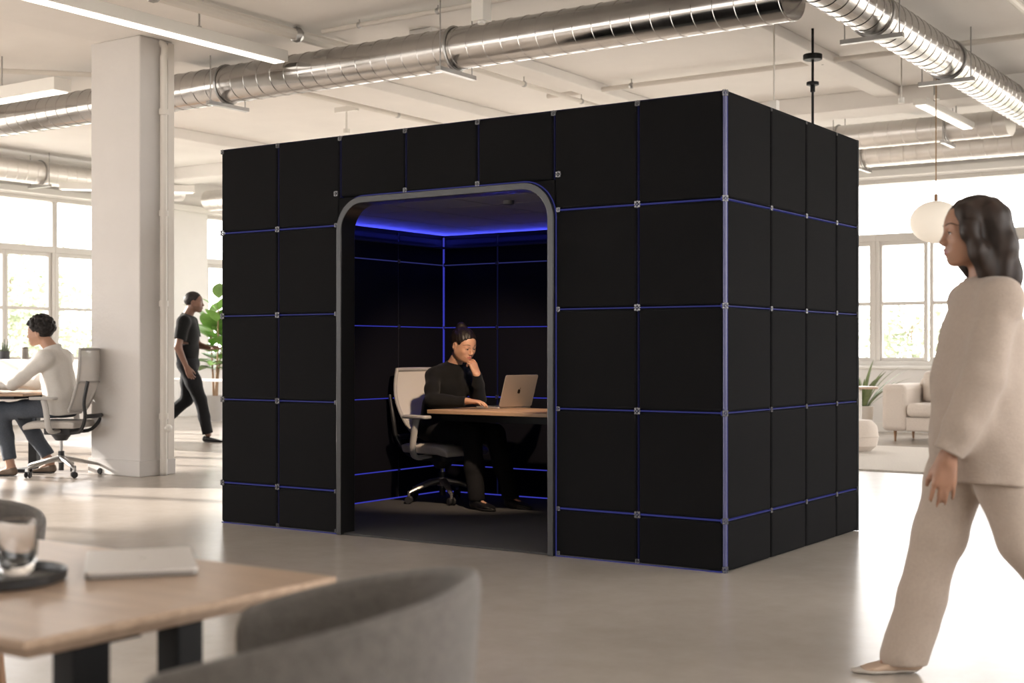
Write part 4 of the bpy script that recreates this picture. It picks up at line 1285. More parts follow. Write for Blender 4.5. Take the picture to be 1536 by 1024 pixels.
def flat_shoe(name, par, heel, toe, material, sole, w=.042, s=1.0, hgt=.062, open_top=False, roll=0.0):
    """heel and toe at sole level; the sole follows the line between them"""
    heel = np.asarray(heel, float); toe = np.asarray(toe, float); d = unit(toe-heel); L = np.linalg.norm(toe-heel)
    sd = unit(np.cross([0, 0, 1], d)); up = np.cross(d, sd)
    lo = np.minimum(heel, toe)-.09; hi = np.maximum(heel, toe)+.13
    for part in (0, 1):
        F = Fld(lo, hi, .0055)
        g = 0.0 if part == 0 else .004
        B = lambda a, z, y=0: heel+d*(a*L)+up*z+sd*y
        F.cone(B(.16, .034), B(.5, .030), w*.84+g, w*.92+g, .02)
        F.cone(B(.5, .030), B(.72, .022), w*.92+g, w*1.02+g, .02)
        F.cone(B(.72, .022), B(.90, .016), w*.95+g, w*.55+g, .02)
        if part == 0:
            F.cone(B(.14, .035), B(.16, hgt), w*.80, w*.72, .02); F.cone(B(.2, hgt*.9), B(.55, .042), w*.66, w*.6, .03)
            F.plane(B(0, .010), -up, k=.004); F.plane(B(0, hgt+.018), up+d*.25, k=.006)
            o = F.mesh(name, material, par)
        else:
            F.plane(B(0, .0), -up, k=.003); F.plane(B(0, .013), up, k=.002)
            F.mesh('sole', sole, o)
    return o
M_iris = mat('brown_iris', (.045, .022, .012), .2)
M_hair_dk = mat('dark_brown_hair', (.0095, .0058, .0042), .5, noise=.45, nscale=30, stretch=(1, 1, .25), spec=.4)
M_hair_br = mat('brown_hair', (.020, .0105, .0062), .55, noise=.5, nscale=26, stretch=(1, 1, .2), spec=.35)
M_hair_bk = mat('black_hair', (.012, .009, .008), .55, noise=.4, nscale=60, spec=.3)
M_knit_bk = mat('black_fine_knit', (.0055, .0055, .0058), .9, noise=.15, nscale=160, bump=.25, bscale=400, spec=.2, sheen=.06)
M_trs_bk = mat('black_trouser_cloth', (.0085, .0085, .010), .85, noise=.15, nscale=120, bump=.2, bscale=300, spec=.2)
M_beige = mat('oatmeal_linen', (.385, .312, .258), .9, noise=.05, nscale=90, bump=.25, bscale=260, sheen=.15)
M_beige2 = mat('oatmeal_trouser_linen', (.42, .342, .282), .9, noise=.05, nscale=90, bump=.25, bscale=260, sheen=.15)
M_shirt_w = mat('off_white_cotton', (.62, .60, .57), .85, noise=.04, nscale=100, bump=.2, bscale=260)
M_jean = mat('slate_denim', (.055, .066, .085), .85, noise=.18, nscale=90, bump=.2, bscale=260)
M_shoe_bk = mat('black_leather', (.012, .012, .013), .35)
M_shoe_br = mat('taupe_suede', (.16, .115, .085), .75, noise=.15, nscale=60)
M_sole = mat('pale_rubber_sole', (.45, .40, .35), .6)
M_sole_d = mat('dark_rubber_sole', (.03, .028, .027), .6)

def cap_hair(F, h, M, s, grow=.010, hairline=.016, low=-.07, k=.006, ears=True):
    F.ell(h(-.016, 0, .033), np.array([.096+grow, .075+grow, .085+grow])*s, M, .01)
    n = M @ np.array([.794, 0, -.607]); p = h(.075, 0, .075)+n*(hairline-.014)*s
    F.plane(p, n, k=k); F.plane(h(0, 0, low), M @ np.array([0, 0, -1]), k=k)
    if ears:
        for sg in (1, -1): F.ell(h(.004, sg*.082, -.010), np.array([.026, .03, .036])*s, M, .006, 's')

WV = lambda f, seed, zs=1.0: [(f*math.cos(a), f*math.sin(a), f*zs*c, p, w) for a, c, p, w in zip(np.random.default_rng(seed).uniform(0, 6.28, 5), np.random.default_rng(seed+1).uniform(-.6, .6, 5), np.random.default_rng(seed+2).uniform(0, 6.28, 5), (.4, .35, .3, .25, .2))]

# =================================================================== seated woman in the booth
def seated_woman():
    t = thing('person', 'seated woman in a black sweater working at the laptop, chin on hand', 'person', WHIP, WA)
    sk = skin_mats('tan_skin', (.44, .245, .16), (.36, .13, .10))
    M = rotm(-6, 17); c = V3(.262, -.012, 1.135); s = .98
    pel = V3(-.01, 0, .535); wai = V3(.035, 0, .70); che = V3(.10, 0, .875); nb = V3(.155, 0, .985)
    sh = {1: V3(.11, .155, .922), -1: V3(.095, -.155, .918)}
    el = {1: V3(.318, .095, .747), -1: V3(.20, -.265, .746)}
    wr = {1: V3(.395, -.015, .925), -1: V3(.395, -.145, .738)}
    hip = {1: V3(.0, .085, .52), -1: V3(.0, -.085, .52)}
    kn = {1: V3(.47, .09, .50), -1: V3(.44, -.115, .495)}
    an = {1: V3(.64, .07, .085), -1: V3(.53, -.16, .085)}
    lo, hi = V3(-.2, -.36, .02), V3(.86, .26, 1.34)
    F = Fld(lo, hi, .0075, [(c-V3(.11, .10, .14), c+V3(.13, .10, .15))], .0031)
    h = head(F, c, M, s)
    F.cone(h(-.022, 0, -.055), nb, .046, .052, .025); F.cone(nb, che, .05, .09, .02)
    F.chain([che, wai, pel], [.105, .095, .12], .05, (1, 1.3, 1))
    for g in (1, -1):
        F.cone(nb-V3(0, 0, .06), sh[g]-V3(0, 0, .01), .030, .042, .03)
        F.chain([sh[g], el[g], wr[g]], [.048, .038, .024], .02)
        F.chain([hip[g], kn[g], an[g]], [.075, .052, .036], .03)
        F.cone(an[g]-V3(.02, 0, .02), an[g]+V3(.08, 0, -.045), .028, .016, .02)
    F.plane((0, 0, .448), (0, 0, -1), (-.2, -.3, .2), (.28, .3, .50), .01)
    # right hand typing, left hand under the chin
    hand(F, wr[-1]+V3(.015, .008, .006), V3(1, .42, -.06), V3(0, 0, -1), V3(-.42, 1, 0), .95, (16, 20, 16), 5, (.75, .55, .2), 12)
    hand(F, wr[1], V3(-.50, .05, .86), V3(-.72, .12, -.40), V3(.12, .95, .1), .93, (30, 62, 48), 1, (.75, .35, .35), 20, (.45, .95, 1.0, 1.0))
    body = F.mesh('body', sk, t, 1, face_pick(c, M, s))
    eyes(h, M, s, body, M_iris, (1, -.08, -.32)); brows(F, h, M, s, body, M_hair_dk); lashes(h, M, s, body, M_hair_bk)
    # hair: drawn back into a bun
    H = Fld(c-.16, c+V3(.14, .15, .20), .0042)
    cap_hair(H, h, M, s, .0115, .021, -.066)
    H.ell(h(-.062, 0, .122), np.array([.036, .034, .030])*s, M, .012); H.cone(h(-.07, 0, .05), h(-.066, 0, .11), .05, .028, .02)
    H.folds(.0016, WV(230, 3, .5)); H.folds(.0009, WV(420, 9))
    H.mesh('hair', M_hair_dk, t)
    # sweater
    K = Fld(V3(-.18, -.36, .50), V3(.56, .27, 1.06), .0062)
    K.chain([che+V3(0, 0, .03), che-V3(.01, 0, .10), wai, pel+V3(.0, 0, .0)], [.110, .112, .112, .136], .04, (1, 1.30, 1))
    K.ell(che+V3(.065, .0, -.035), (.062, .125, .065), None, .04)
    for g in (1, -1):
        K.cone(nb-V3(.01, 0, .03), sh[g]-V3(0, 0, .006), .052, .052, .04)
        K.chain([sh[g]-V3(0, 0, .006), sh[g]*.45+el[g]*.55, el[g]], [.055, .051, .046], .025); K.chain([el[g], el[g]*.4+wr[g]*.6, wr[g]], [.049, .042, .034], .02)
        d = unit(wr[g]-el[g]); K.plane(wr[g]+d*.006, d, wr[g]-.06, wr[g]+.06, .003)
    K.cone(nb-V3(.01, 0, .05), nb+V3(.010, 0, .03), .074, .058, .03)
    K.plane(nb+V3(.010, 0, .018), V3(.28, 0, 1), nb-V3(.1, .09, .02), nb+V3(.12, .09, .1), .006)
    K.folds(.0032, WV(38, 11)); K.folds(.0014, WV(85, 21))
    sw = K.mesh('sweater', M_knit_bk, t)
    m = MB(); m.sweep([Vector(nb+V3(.010+.055*math.cos(q), .060*math.sin(q), .017-.016*math.cos(q))) for q in np.linspace(0, 2*math.pi, 33)], .008, 8)
    m.build('collar', M_knit_bk, sw, smooth=True)
    # trousers
    K = Fld(V3(-.2, -.27, .03), V3(.76, .22, .68), .0068)
    K.ell(pel+V3(-.01, 0, .0), (.135, .180, .10), None, .03)
    for g in (1, -1):
        K.chain([hip[g]+V3(0, 0, .015), hip[g]*.5+kn[g]*.5+V3(0, 0, .012), kn[g]], [.100, .090, .072], .04)
        K.chain([kn[g], kn[g]*.5+an[g]*.5, an[g]+V3(0, 0, -.01)], [.073, .066, .058], .03)
    K.plane((0, 0, .058), (0, 0, -1), k=.004); K.plane((0, 0, .437), (0, 0, -1), (-.2, -.3, .2), (.28, .3, .50), .02)
    K.folds(.0035, WV(36, 31)); K.folds(.0015, WV(80, 41))
    K.mesh('trousers', M_trs_bk, t)
    for g, dy in ((1, -.01), (-1, -.03)):
        a = an[g]; flat_shoe('shoe', t, (a[0]-.05, a[1], .003), (a[0]+.20, a[1]+dy, .003), M_shoe_bk, M_sole_d, .042)
seated_woman()

# =================================================================== walking woman, right
def walking_woman():
    p = cam2w((1455-768)/FPX*4.5, 4.5)
    t = thing('person', 'woman walking left in oatmeal shirt and wide trousers, long brown hair', 'person', p, TH+math.pi)
    sk = skin_mats('warm_skin', (.34, .18, .115), (.28, .10, .085))
    M = rotm(-4, 0); c = V3(-.012, 0, 1.503); s = 1.0
    nb = V3(-.055, 0, 1.335); che = V3(-.045, 0, 1.20); wai = V3(-.03, 0, 1.0); pel = V3(-.03, 0, .86)
    sh = {1: V3(-.05, .150, 1.272), -1: V3(-.05, -.150, 1.272)}
    el = {1: V3(.025, .205, 1.01), -1: V3(-.13, -.20, 1.02)}
    wr = {1: V3(.135, .195, .775), -1: V3(-.17, -.19, .78)}
    hip = {1: V3(-.03, .085, .85), -1: V3(-.03, -.085, .85)}
    kn = {-1: V3(.075, -.085, .47), 1: V3(-.15, .085, .47)}
    an = {-1: V3(.185, -.085, .085), 1: V3(-.43, .085, .165)}
    lo, hi = V3(-.6, -.3, 0), V3(.5, .34, 1.66)
    F = Fld(lo, hi, .0085, [(c-V3(.12, .10, .14), c+V3(.13, .10, .14))], .0031)
    h = head(F, c, M, s)
    F.cone(h(-.028, 0, -.055), nb, .047, .054, .025); F.cone(nb, che, .05, .09, .02)
    F.chain([che, wai, pel], [.105, .095, .11], .05, (1, 1.3, 1))
    for g in (1, -1):
        F.cone(nb-V3(0, 0, .06), sh[g]-V3(0, 0, .01), .030, .042, .03); F.chain([sh[g], el[g], wr[g]], [.046, .036, .024], .02)
        F.chain([hip[g], kn[g], an[g]], [.075, .052, .036], .03)
    F.cone(an[-1]-V3(.025, 0, .03), an[-1]+V3(.08, 0, -.05), .028, .016, .02); F.cone(an[1]-V3(.03, 0, .02), an[1]+V3(.05, 0, -.09), .028, .016, .02)
    hand(F, wr[1]+V3(.004, 0, -.012), V3(.12, 0, -1), V3(-.25, -1, 0), V3(1, -.25, .1), 1.0, (12, 18, 14), 3, (.8, .45, .25), 12)
    hand(F, wr[-1]+V3(0, 0, -.012), V3(-.12, 0, -1), V3(.2, 1, 0), V3(1, 0, 0), .98, (20, 26, 20), 3, (.8, .45, .25), 12)
    body = F.mesh('body', sk, t, 1, face_pick(c, M, s))
    eyes(h, M, s, body, M_iris, (1, 0, -.05)); brows(F, h, M, s, body, M_hair_br); lashes(h, M, s, body, M_hair_bk)
    # shoulder-length wavy hair
    H = Fld(V3(-.22, -.16, 1.20), V3(.12, .16, 1.66), .0048)
    H.ell(h(-.014, 0, .033), np.array([.104, .088, .092]), M, .01)
    H.plane(h(.072, 0, .062), M @ np.array([.86, 0, -.51]), k=.01)
    for g in (1, -1):
        H.chain([h(.040, g*.058, .062), h(.030, g*.078, .0), h(.004, g*.082, -.075), h(-.030, g*.070, -.15)], [.026, .026, .034, .030], .03)
        H.chain([h(-.05, g*.05, .04), h(-.072, g*.055, -.05), h(-.088, g*.055, -.15), h(-.112, g*.05, -.255)], [.050, .050, .050, .020], .03)
    H.chain([h(-.055, 0, .04), h(-.085, 0, -.05), h(-.102, 0, -.15), h(-.118, 0, -.27)], [.06, .054, .052, .018], .03)
    H.ell(h(.060, 0, -.045), (.072, .060, .085), M, .012, 's')
    H.folds(.0048, [(60, 20, 26, .3, .5), (-50, 40, 34, 1.7, .4), (20, -70, 30, 2.6, .4)], V3(-.3, -.2, 1.15), V3(.2, .2, 1.53))
    H.folds(.0022, [(130, 60, 20, .3, .5), (-110, 90, 26, 1.7, .4), (70, -150, 18, 2.6, .4)])
    H.mesh('hair', M_hair_br, t)
    # loose shirt
    K = Fld(V3(-.30, -.31, .62), V3(.24, .31, 1.42), .0066)
    sc = (1, 1.30, 1)
    for g in (1, -1):
        K.chain([sh[g], el[g]], [.063, .062], .04); K.chain([el[g], el[g]*.35+wr[g]*.65, wr[g]], [.064, .060, .047], .015)
        d = unit(wr[g]-el[g]); K.plane(wr[g]+d*.002, d, wr[g]-V3(.075, .05, .08), wr[g]+V3(.075, .075, .06), .003)
    K.chain([che+V3(0, 0, .06), che-V3(0, 0, .04), wai, V3(-.04, 0, .80), V3(-.04, 0, .60)], [.098, .120, .138, .156, .172], .05, sc)
    for g in (1, -1): K.cone(nb-V3(0, 0, .035), sh[g]-V3(0, 0, .006), .060, .060, .05)
    K.plane((0, 0, .668), (0, 0, -1), (-.3, -.3, .5), (.09, .14, .75), .004)
    K.plane((0, 0, .668), (0, 0, -1), (-.3, -.3, .5), (.3, .3, .672), .004)
    K.cone(nb-V3(.0, 0, .05), nb+V3(.006, 0, .03), .078, .062, .03)
    K.plane(nb+V3(.006, 0, .020), V3(.25, 0, 1), nb-V3(.12, .09, .02), nb+V3(.12, .09, .1), .006)
    K.folds(.0055, [(14, 22, 4, .4, .5), (-20, 17, 6, 1.9, .4), (26, 30, -5, 3.0, .3)], V3(-.3, -.3, .6), V3(.3, .3, 1.2)); K.folds(.0022, WV(60, 53, .8))
    sw = K.mesh('shirt', M_beige, t)
    m = MB(); m.sweep([Vector(nb+V3(.006+.060*math.cos(q), .063*math.sin(q), .020-.015*math.cos(q))) for q in np.linspace(0, 2*math.pi, 33)], .007, 8)
    m.build('collar', M_beige, sw, smooth=True)
    for g in (1, -1):
        d = unit(wr[g]-el[g]); m = MB(); m.sweep([Vector(wr[g]-d*.045), Vector(wr[g]-d*.002)], .0505, 20, caps=False); 
        m.build('cuff', M_beige, sw, smooth=True)
    # wide trousers
    K = Fld(V3(-.66, -.26, .02), V3(.46, .26, .95), .0074)
    K.ell(pel+V3(-.01, 0, .0), (.120, .165, .12), None, .03)
    for g in (1, -1):
        K.chain([hip[g], hip[g]*.5+kn[g]*.5, kn[g]], [.108, .096, .084], .035)
        K.chain([kn[g], kn[g]*.45+an[g]*.55, an[g]+(V3(.01, 0, -.03) if g < 0 else V3(-.02, 0, -.02))], [.084, .078, .080], .03)
    K.plane((0, 0, .032), (0, 0, -1), k=.004)
    d = unit(an[1]-kn[1]); K.plane(an[1]+d*.0, d, an[1]-.2, an[1]+.2, .004)
    K.plane((0, 0, .90), (0, 0, 1), k=.004)
    K.folds(.0050, [(26, 18, 6, .4, .5), (-24, 27, 9, 1.9, .4), (34, -22, -8, 3.0, .3)]); K.folds(.0018, WV(70, 63, .6))
    K.mesh('trousers', M_beige2, t)
    M_sh = mat('beige_leather_flats', (.52, .38, .28), .5)
    flat_shoe('shoe', t, (an[-1][0]-.055, -.085, .002), (an[-1][0]+.20, -.078, .002), M_sh, M_sole, .040, hgt=.05)
    flat_shoe('shoe', t, (an[1][0]-.07, .085, .115), (an[1][0]+.13, .085, .012), M_sh, M_sole, .040, hgt=.05)
walking_woman()

# =================================================================== seated man, left
def seated_man():
    p = Vector(MHUB)+Vector((math.cos(MA)*-.0, math.sin(MA)*-.0, 0))
    t = thing('person', 'man with curly dark hair in a white shirt seated at the left desk', 'person', p, MA)
    sk = skin_mats('olive_skin', (.40, .225, .15), (.30, .12, .095), (.365, .207, .138))
    M = rotm(4, 3); c = V3(.135, 0, 1.275); s = 1.05
    nb = V3(.005, 0, 1.10); che = V3(-.035, 0, .93); wai = V3(-.065, 0, .74); pel = V3(-.075, 0, .60)
    sh = {1: V3(-.005, .185, 1.04), -1: V3(-.005, -.185, 1.04)}
    el = {1: V3(.265, .235, .812), -1: V3(.275, -.19, .812)}
    wr = {1: V3(.485, .13, .812), -1: V3(.50, -.12, .812)}
    hip = {1: V3(-.05, .095, .585), -1: V3(-.05, -.095, .585)}
    kn = {1: V3(.435, .125, .575), -1: V3(.38, -.12, .56)}
    an = {1: V3(.345, .125, .10), -1: V3(.13, -.175, .115)}
    F = Fld(V3(-.25, -.34, 0), V3(.75, .36, 1.48), .009, [(c-V3(.12, .11, .15), c+V3(.14, .11, .15))], .004)
    h = head(F, c, M, s)
    F.cone(h(-.028, 0, -.055), nb, .056, .062, .025); F.cone(nb, che, .058, .105, .02)
    F.chain([che, wai, pel], [.115, .105, .12], .05, (1, 1.35, 1))
    for g in (1, -1):
        F.cone(nb-V3(0, 0, .07), sh[g]-V3(0, 0, .01), .034, .050, .03); F.chain([sh[g], el[g], wr[g]], [.052, .042, .028], .02)
        F.chain([hip[g], kn[g], an[g]], [.085, .058, .038], .03)
    F.cone(an[1]-V3(.02, 0, .03), an[1]+V3(.08, 0, -.06), .032, .018, .02); F.cone(an[-1]-V3(.02, 0, .03), an[-1]+V3(.08, 0, -.07), .030, .018, .02)
    F.plane((0, 0, .525), (0, 0, -1), (-.3, -.3, .43), (.24, .3, .56), .01)
    for g in (1, -1): hand(F, wr[g]+V3(.012, 0, 0), V3(1, -.25*g, -.08), V3(0, 0, -1), V3(.2, -g, 0), 1.05, (14, 18, 14), 4, (.8, .5, .2), 12)
    body = F.mesh('body', sk, t, 1, face_pick(c, M, s, True))
    eyes(h, M, s, body, M_iris, (1, 0, -.2)); brows(F, h, M, s, body, M_hair_bk); lashes(h, M, s, body, M_hair_bk)
    # curls
    H = Fld(c-V3(.18, .15, .12), c+V3(.16, .15, .19), .0052)
    cap_hair(H, h, M, s, .018, .024, -.085)
    r = random.Random(12)
    for i in range(260):
        z = r.uniform(-.45, 1); a = r.uniform(0, 2*math.pi); q = math.sqrt(1-z*z)
        x, y = q*math.cos(a), q*math.sin(a)
        lx, ly, lz = -.016+x*.112, y*.090, .040+z*.104
        if .794*lx-.607*lz > .020 or (abs(ly) > .05 and lz < -.0 and lx > -.03): continue
        H.ell(h(lx, ly, lz), np.array([1, 1, 1])*r.uniform(.011, .019), None, .004)
    H.folds(.002, WV(260, 71))
    H.mesh('hair', M_hair_bk, t)
    # shirt
    K = Fld(V3(-.28, -.36, .52), V3(.56, .36, 1.20), .0068)
    K.chain([che+V3(0, 0, .06), che-V3(0, 0, .06), wai, pel+V3(0, 0, -.02)], [.118, .128, .130, .162], .05, (1, 1.34, 1))
    for g in (1, -1):
        K.cone(nb-V3(.01, 0, .04), sh[g], .07, .072, .05)
        K.chain([sh[g], el[g]], [.076, .056], .03); K.chain([el[g], wr[g]], [.052, .040], .02)
        d = unit(wr[g]-el[g]); K.plane(wr[g]+d*.004, d, wr[g]-V3(.06, .06, .06), wr[g]+.07, .003)
    K.cone(nb-V3(.0, 0, .05), nb+V3(.012, 0, .05), .088, .070, .03)
    K.plane(nb+V3(.010, 0, .034), V3(.35, 0, 1), nb-V3(.14, .10, .02), nb+V3(.14, .10, .12), .006)
    K.plane((0, 0, .545), (0, 0, -1), k=.006)
    K.folds(.0055, WV(26, 81)); K.folds(.0028, WV(60, 91))
    sw = K.mesh('shirt', M_shirt_w, t)
    m = MB(); m.sweep([Vector(nb+V3(.010+.067*math.cos(q), .070*math.sin(q), .034-.022*math.cos(q))) for q in np.linspace(0, 2*math.pi, 33)], .010, 8, flat=1.5)
    m.build('collar', M_shirt_w, sw, smooth=True)
    # trousers
    K = Fld(V3(-.28, -.29, .08), V3(.60, .29, .74), .0075)
    K.ell(pel+V3(0, 0, -.01), (.135, .175, .10), None, .03)
    for g in (1, -1):
        K.chain([hip[g], hip[g]*.5+kn[g]*.5, kn[g]], [.100, .092, .074], .04)
        K.chain([kn[g], kn[g]*.5+an[g]*.5, an[g]+V3(0, 0, .03)], [.075, .066, .060], .03)
    K.plane((0, 0, .515), (0, 0, -1), (-.3, -.3, .43), (.24, .3, .56), .02)
    for g in (1, -1):
        d = unit(an[g]-kn[g]); K.plane(an[g]-d*.045, d, an[g]-V3(.1, .1, .12), an[g]+V3(.1, .1, .16), .004)
    K.folds(.004, WV(34, 101)); K.folds(.0018, WV(80, 111))
    K.mesh('jeans', M_jean, t)
    for g in (1, -1):
        a = an[g]; flat_shoe('shoe', t, (a[0]-.065, a[1], .003), (a[0]+.215, a[1]+.015*g, .003), M_shoe_br, M_sole_d, .046)
seated_man()

# =================================================================== walking man in black
def walking_man():
    p = cam2w((287-768)/FPX*16.3, 16.3)
    t = thing('person', 'man walking right in black t-shirt and black trousers beyond the column', 'person', p, TH)
    sk = skin_mats('brown_skin', (.17, .085, .055), (.14, .06, .045), (.128, .066, .043))
    M = rotm(6, 0); c = V3(.035, 0, 1.700); s = 1.06
    nb = V3(-.05, 0, 1.53); che = V3(-.05, 0, 1.36); wai = V3(-.05, 0, 1.12); pel = V3(-.04, 0, .96)
    sh = {1: V3(-.05, .19, 1.46), -1: V3(-.05, -.19, 1.46)}
    el = {1: V3(.02, .24, 1.18), -1: V3(-.10, -.25, 1.15)}
    wr = {1: V3(.19, .16, 1.14), -1: V3(.0, -.25, .92)}
    hip = {1: V3(-.04, .09, .94), -1: V3(-.04, -.09, .94)}
    kn = {-1: V3(.13, -.09, .52), 1: V3(-.08, .09, .51)}
    an = {-1: V3(.225, -.09, .095), 1: V3(-.42, .09, .20)}
    F = Fld(V3(-.6, -.38, 0), V3(.5, .38, 1.88), .0105, [(c-V3(.12, .11, .15), c+V3(.14, .11, .15))], .0048)
    h = head(F, c, M, s)
    F.cone(h(-.028, 0, -.055), nb, .058, .064, .025); F.cone(nb, che, .058, .105, .02)
    F.chain([che, wai, pel], [.115, .105, .12], .05, (1, 1.35, 1))
    for g in (1, -1):
        F.cone(nb-V3(0, 0, .07), sh[g]-V3(0, 0, .01), .034, .050, .03); F.chain([sh[g], el[g]], [.055, .044], .02); F.chain([el[g], wr[g]], [.046, .029], .02)
        F.chain([hip[g], kn[g], an[g]], [.085, .058, .038], .03)
    hand(F, wr[-1]+V3(.006, 0, -.008), V3(.40, 0, -1), V3(.1, 1, 0), V3(1, 0, .3), 1.08, (24, 30, 24), 3, (.8, .45, .3), 12)
    hand(F, wr[1]+V3(.01, -.004, 0), V3(1, -.35, .1), V3(0, -.3, -1), V3(0, -1, .3), 1.08, (24, 30, 24), 3, (.8, .45, .3), 12)
    body = F.mesh('body', sk, t, 1, face_pick(c, M, s, True))
    eyes(h, M, s, body, M_iris); brows(F, h, M, s, body, M_hair_bk); lashes(h, M, s, body, M_hair_bk)
    H = Fld(c-V3(.16, .14, .12), c+V3(.15, .14, .18), .0055)
    cap_hair(H, h, M, s, .008, .010, -.055); H.folds(.0016, WV(300, 121)); H.mesh('hair', M_hair_bk, t)
    K = Fld(V3(-.32, -.36, .88), V3(.24, .36, 1.64), .008)
    K.chain([che+V3(0, 0, .06), che-V3(0, 0, .06), wai, pel-V3(0, 0, .03)], [.118, .128, .124, .132], .05, (1, 1.36, 1))
    for g in (1, -1):
        K.cone(nb-V3(.01, 0, .04), sh[g], .07, .074, .05); mid = sh[g]*.30+el[g]*.70
        K.cone(sh[g], mid, .080, .074, .03); d = unit(el[g]-sh[g]); K.plane(mid, d, mid-V3(.09, .08, .05), mid+V3(.09, .09, .12), .003)
    K.cone(nb-V3(.0, 0, .05), nb+V3(.010, 0, .04), .088, .068, .03)
    K.plane(nb+V3(.010, 0, .022), V3(.3, 0, 1), nb-V3(.14, .10, .02), nb+V3(.14, .10, .12), .006); K.plane((0, 0, .925), (0, 0, -1), k=.006)
    K.folds(.005, WV(24, 131)); K.mesh('t_shirt', M_knit_bk, t)
    K = Fld(V3(-.62, -.26, .05), V3(.46, .26, 1.06), .0085)
    K.ell(pel, (.135, .185, .12), None, .03)
    for g in (1, -1):
        K.chain([hip[g], hip[g]*.5+kn[g]*.5, kn[g]], [.105, .095, .076], .04); K.chain([kn[g], kn[g]*.5+an[g]*.5, an[g]], [.078, .070, .064], .03)
        d = unit(an[g]-kn[g]); K.plane(an[g]-d*.01, d, an[g]-.12, an[g]+.12, .004)
    K.folds(.004, WV(28, 141)); K.mesh('trousers', M_trs_bk, t)
    flat_shoe('shoe', t, (an[-1][0]-.07, -.09, .003), (an[-1][0]+.22, -.08, .003), M_shoe_bk, M_sole_d, .047)
    flat_shoe('shoe', t, (an[1][0]-.08, .09, .15), (an[1][0]+.15, .09, .02), M_shoe_bk, M_sole_d, .047)
walking_man()
# ------------------------------------------------------------------ outside
M_out = mat('pale_gravel', (.55, .52, .47), .9, noise=.15, nscale=3)
m = MB(); m.box((-60, -60, -.30), (X0-.3, 60, -.02)); m.box((X0-.3, Y1+.3, -.30), (60, 60, -.02)); m.box((X1+.3, -60, -.30), (60, Y1+.3, -.02)); m.box((X0-.3, -60, -.30), (X1+.3, Y0-.3, -.02))
structure(m.build('ground', M_out), 'pale ground outside the windows', 'ground')
M_tl = mat('tree_leaf', (.33, .37, .26), .6, noise=.35, nscale=2)
M_bark = mat('tree_bark', (.22, .17, .13), .9, noise=.3, nscale=12)
def tree(kind, x, y, h, r, seed, label, n=1500, size=.16, low=.3, group=None):
    rr = random.Random(seed)
    t = thing(kind, label, 'tree' if kind == 'tree' else 'shrub', (x, y, -.02), 0, group)
    m = MB(); m.sweep(prof([(0, 0, 0), (.05, .02, h*.3), (-.04, .05, h*.6), (0, 0, h*.9)], 10), [.10*h/5*(1-.07*i) for i in range(11)], 8)
    for k in range(6):
        a = k*1.1; z = h*(.35+.08*k)
        m.sweep([(0, 0, z), (r*.35*math.cos(a), r*.35*math.sin(a), z+.25*h*.5), (r*.7*math.cos(a), r*.7*math.sin(a), z+.2*h)], [.04*h/5, .03*h/5, .012*h/5], 6)
    m.build('trunk', M_bark, t, smooth=True)
    lobes = [(rr.uniform(-.6, .6)*r, rr.uniform(-.6, .6)*r, h*rr.uniform(low, .92), rr.uniform(.35, .6)*r) for _ in range(11)]
    vs = []; fs = []
    for i in range(n):
        lx, ly, lz, lr = lobes[i % len(lobes)]
        d = Vector((rr.gauss(0, 1), rr.gauss(0, 1), rr.gauss(0, 1))).normalized()*lr*rr.random()**.4
        p = Vector((lx, ly, lz))+d
        a = Vector((rr.gauss(0, 1), rr.gauss(0, 1), rr.gauss(0, .6))).normalized(); b = a.cross(Vector((rr.gauss(0, 1), rr.gauss(0, 1), rr.gauss(0, 1)))).normalized(); q = a.cross(b)
        L = size*rr.uniform(.7, 1.3); w = L*.32; o = len(vs)
        vs += [p, p+a*L*.5+b*w+q*.02, p+a*L, p+a*L*.5-b*w+q*.02]; fs.append((o, o+1, o+2, o+3))
    MB().add(vs, fs).build('crown', M_tl, t)
    return t
tree('tree', -17.5, 8.0, 3.3, 1.5, 1, 'airy tree outside the left windows, at the edge of the frame', 1300)
tree('tree', -18.5, 11.2, 2.7, 1.3, 2, 'low tree outside the left windows beside the column', 900)
tree('tree', -24.0, 15.5, 3.6, 2.0, 4, 'distant tree outside, seen between the window posts', 1300, .22)
tree('tree', 4.6, 18.5, 3.2, 1.4, 3, 'tree outside the back windows behind the walking woman', 1400)
for i, (x, y, h, r) in enumerate([(-16, 3.6, 1.7, 1.1), (-20.5, 8.2, 1.8, 1.1), (-15.4, 10.4, 1.6, 1.0), (-17, 13.4, 1.8, 1.1), (-3.8, 18.0, 1.9, 1.1), (-1.2, 18.2, 2.0, 1.1), (1.4, 18.3, 1.9, 1.1), (3.4, 15.8, 1.8, 1.0)]):
    tree('shrub', x, y, h, r, 20+i, ['leafy shrub outside the left windows, first from the frame edge', 'leafy shrub outside the left windows, second from the frame edge', 'leafy shrub outside the left windows, third from the frame edge', 'leafy shrub outside the left windows, nearest the column', 'leafy shrub outside the back windows, hidden behind the booth', 'leafy shrub outside the back windows beside the booth edge', 'leafy shrub outside the back windows above the sofa arm', 'leafy shrub outside the back windows behind the walking woman'][i], 900, .14, .15)

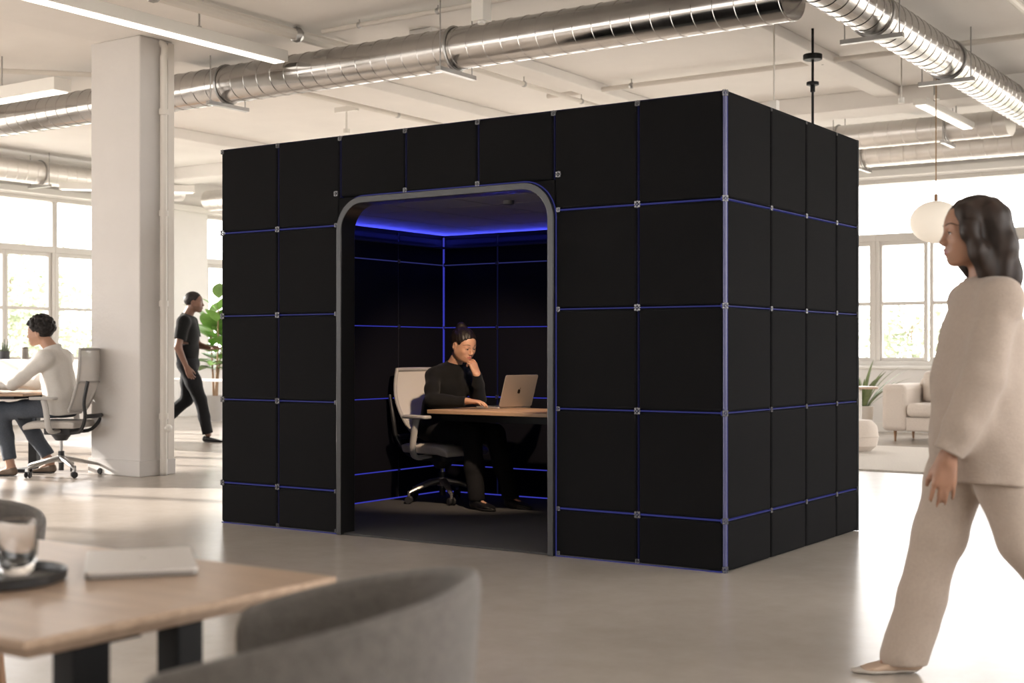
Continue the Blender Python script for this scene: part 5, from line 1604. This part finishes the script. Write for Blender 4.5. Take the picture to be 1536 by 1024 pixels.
# ------------------------------------------------------------------ light, world, camera
W_ = bpy.data.worlds.new('daylight'); S.world = W_; W_.use_nodes = True
bg = W_.node_tree.nodes['Background']; bg.inputs['Color'].default_value = (1, .98, .965, 1); bg.inputs['Strength'].default_value = 3.0
su = bpy.data.lights.new('sun', 'SUN'); su.energy = 6.0; su.angle = math.radians(1.2); su.color = (1, .93, .85)
so_ = bpy.data.objects.new('sun', su); COL.objects.link(so_)
so_.location = (-30, -4, 12)
so_.rotation_euler = Vector((math.cos(math.radians(17))*math.cos(math.radians(13)), math.cos(math.radians(17))*math.sin(math.radians(13)), -math.sin(math.radians(17)))).to_track_quat('-Z', 'Y').to_euler()
def portal(name, c, rot, w, h):
    l = bpy.data.lights.new(name, 'AREA'); l.shape = 'RECTANGLE'; l.size = w; l.size_y = h; l.cycles.is_portal = True
    o = bpy.data.objects.new(name, l); COL.objects.link(o); o.location = c; o.rotation_euler = rot
portal('portal', (X0-.02, (LY[0]+LY[-1])/2, (SILL+HEAD)/2), (math.pi/2, 0, -math.pi/2), LY[0]-LY[-1], HEAD-SILL)
portal('portal', (X0-.02, 10.9, (SILL+HEAD)/2), (math.pi/2, 0, -math.pi/2), 1.43, HEAD-SILL)
portal('portal', (X1+.02, .15, (SILL+HEAD)/2), (math.pi/2, 0, math.pi/2), 14.3, HEAD-SILL)
portal('portal', (-4.31, Y0-.02, (SILL+HEAD)/2), (math.pi/2, 0, 0), 8.58, HEAD-SILL)
portal('portal', ((B_runs[0][0]+B_runs[0][1])/2, Y1+.02, (SILL+HEAD)/2), (math.pi/2, 0, math.pi), B_runs[0][1]-B_runs[0][0], HEAD-SILL)

cd = bpy.data.cameras.new('camera'); cd.sensor_width = 36; cd.lens = FPX/1536*36; cd.shift_y = (HOR-512)/1536
cd.clip_start = .05; cd.clip_end = 200
cd.dof.use_dof = True; cd.dof.focus_distance = 8.2; cd.dof.aperture_fstop = 3.2
co_ = bpy.data.objects.new('camera', cd); COL.objects.link(co_); co_.location = CAM; co_.rotation_euler = (math.pi/2, 0, TH)
S.camera = co_
S.view_settings.view_transform = 'Standard'; S.view_settings.look = 'None'; S.view_settings.exposure = 1.42; S.view_settings.gamma = 1.0
S.view_settings.use_curve_mapping = False
S.cycles.max_bounces = 10; S.cycles.diffuse_bounces = 5; S.cycles.glossy_bounces = 5; S.cycles.transparent_max_bounces = 16
S.cycles.sample_clamp_indirect = 8.0; S.cycles.caustics_reflective = False; S.cycles.caustics_refractive = False
S.cycles.use_denoising = True
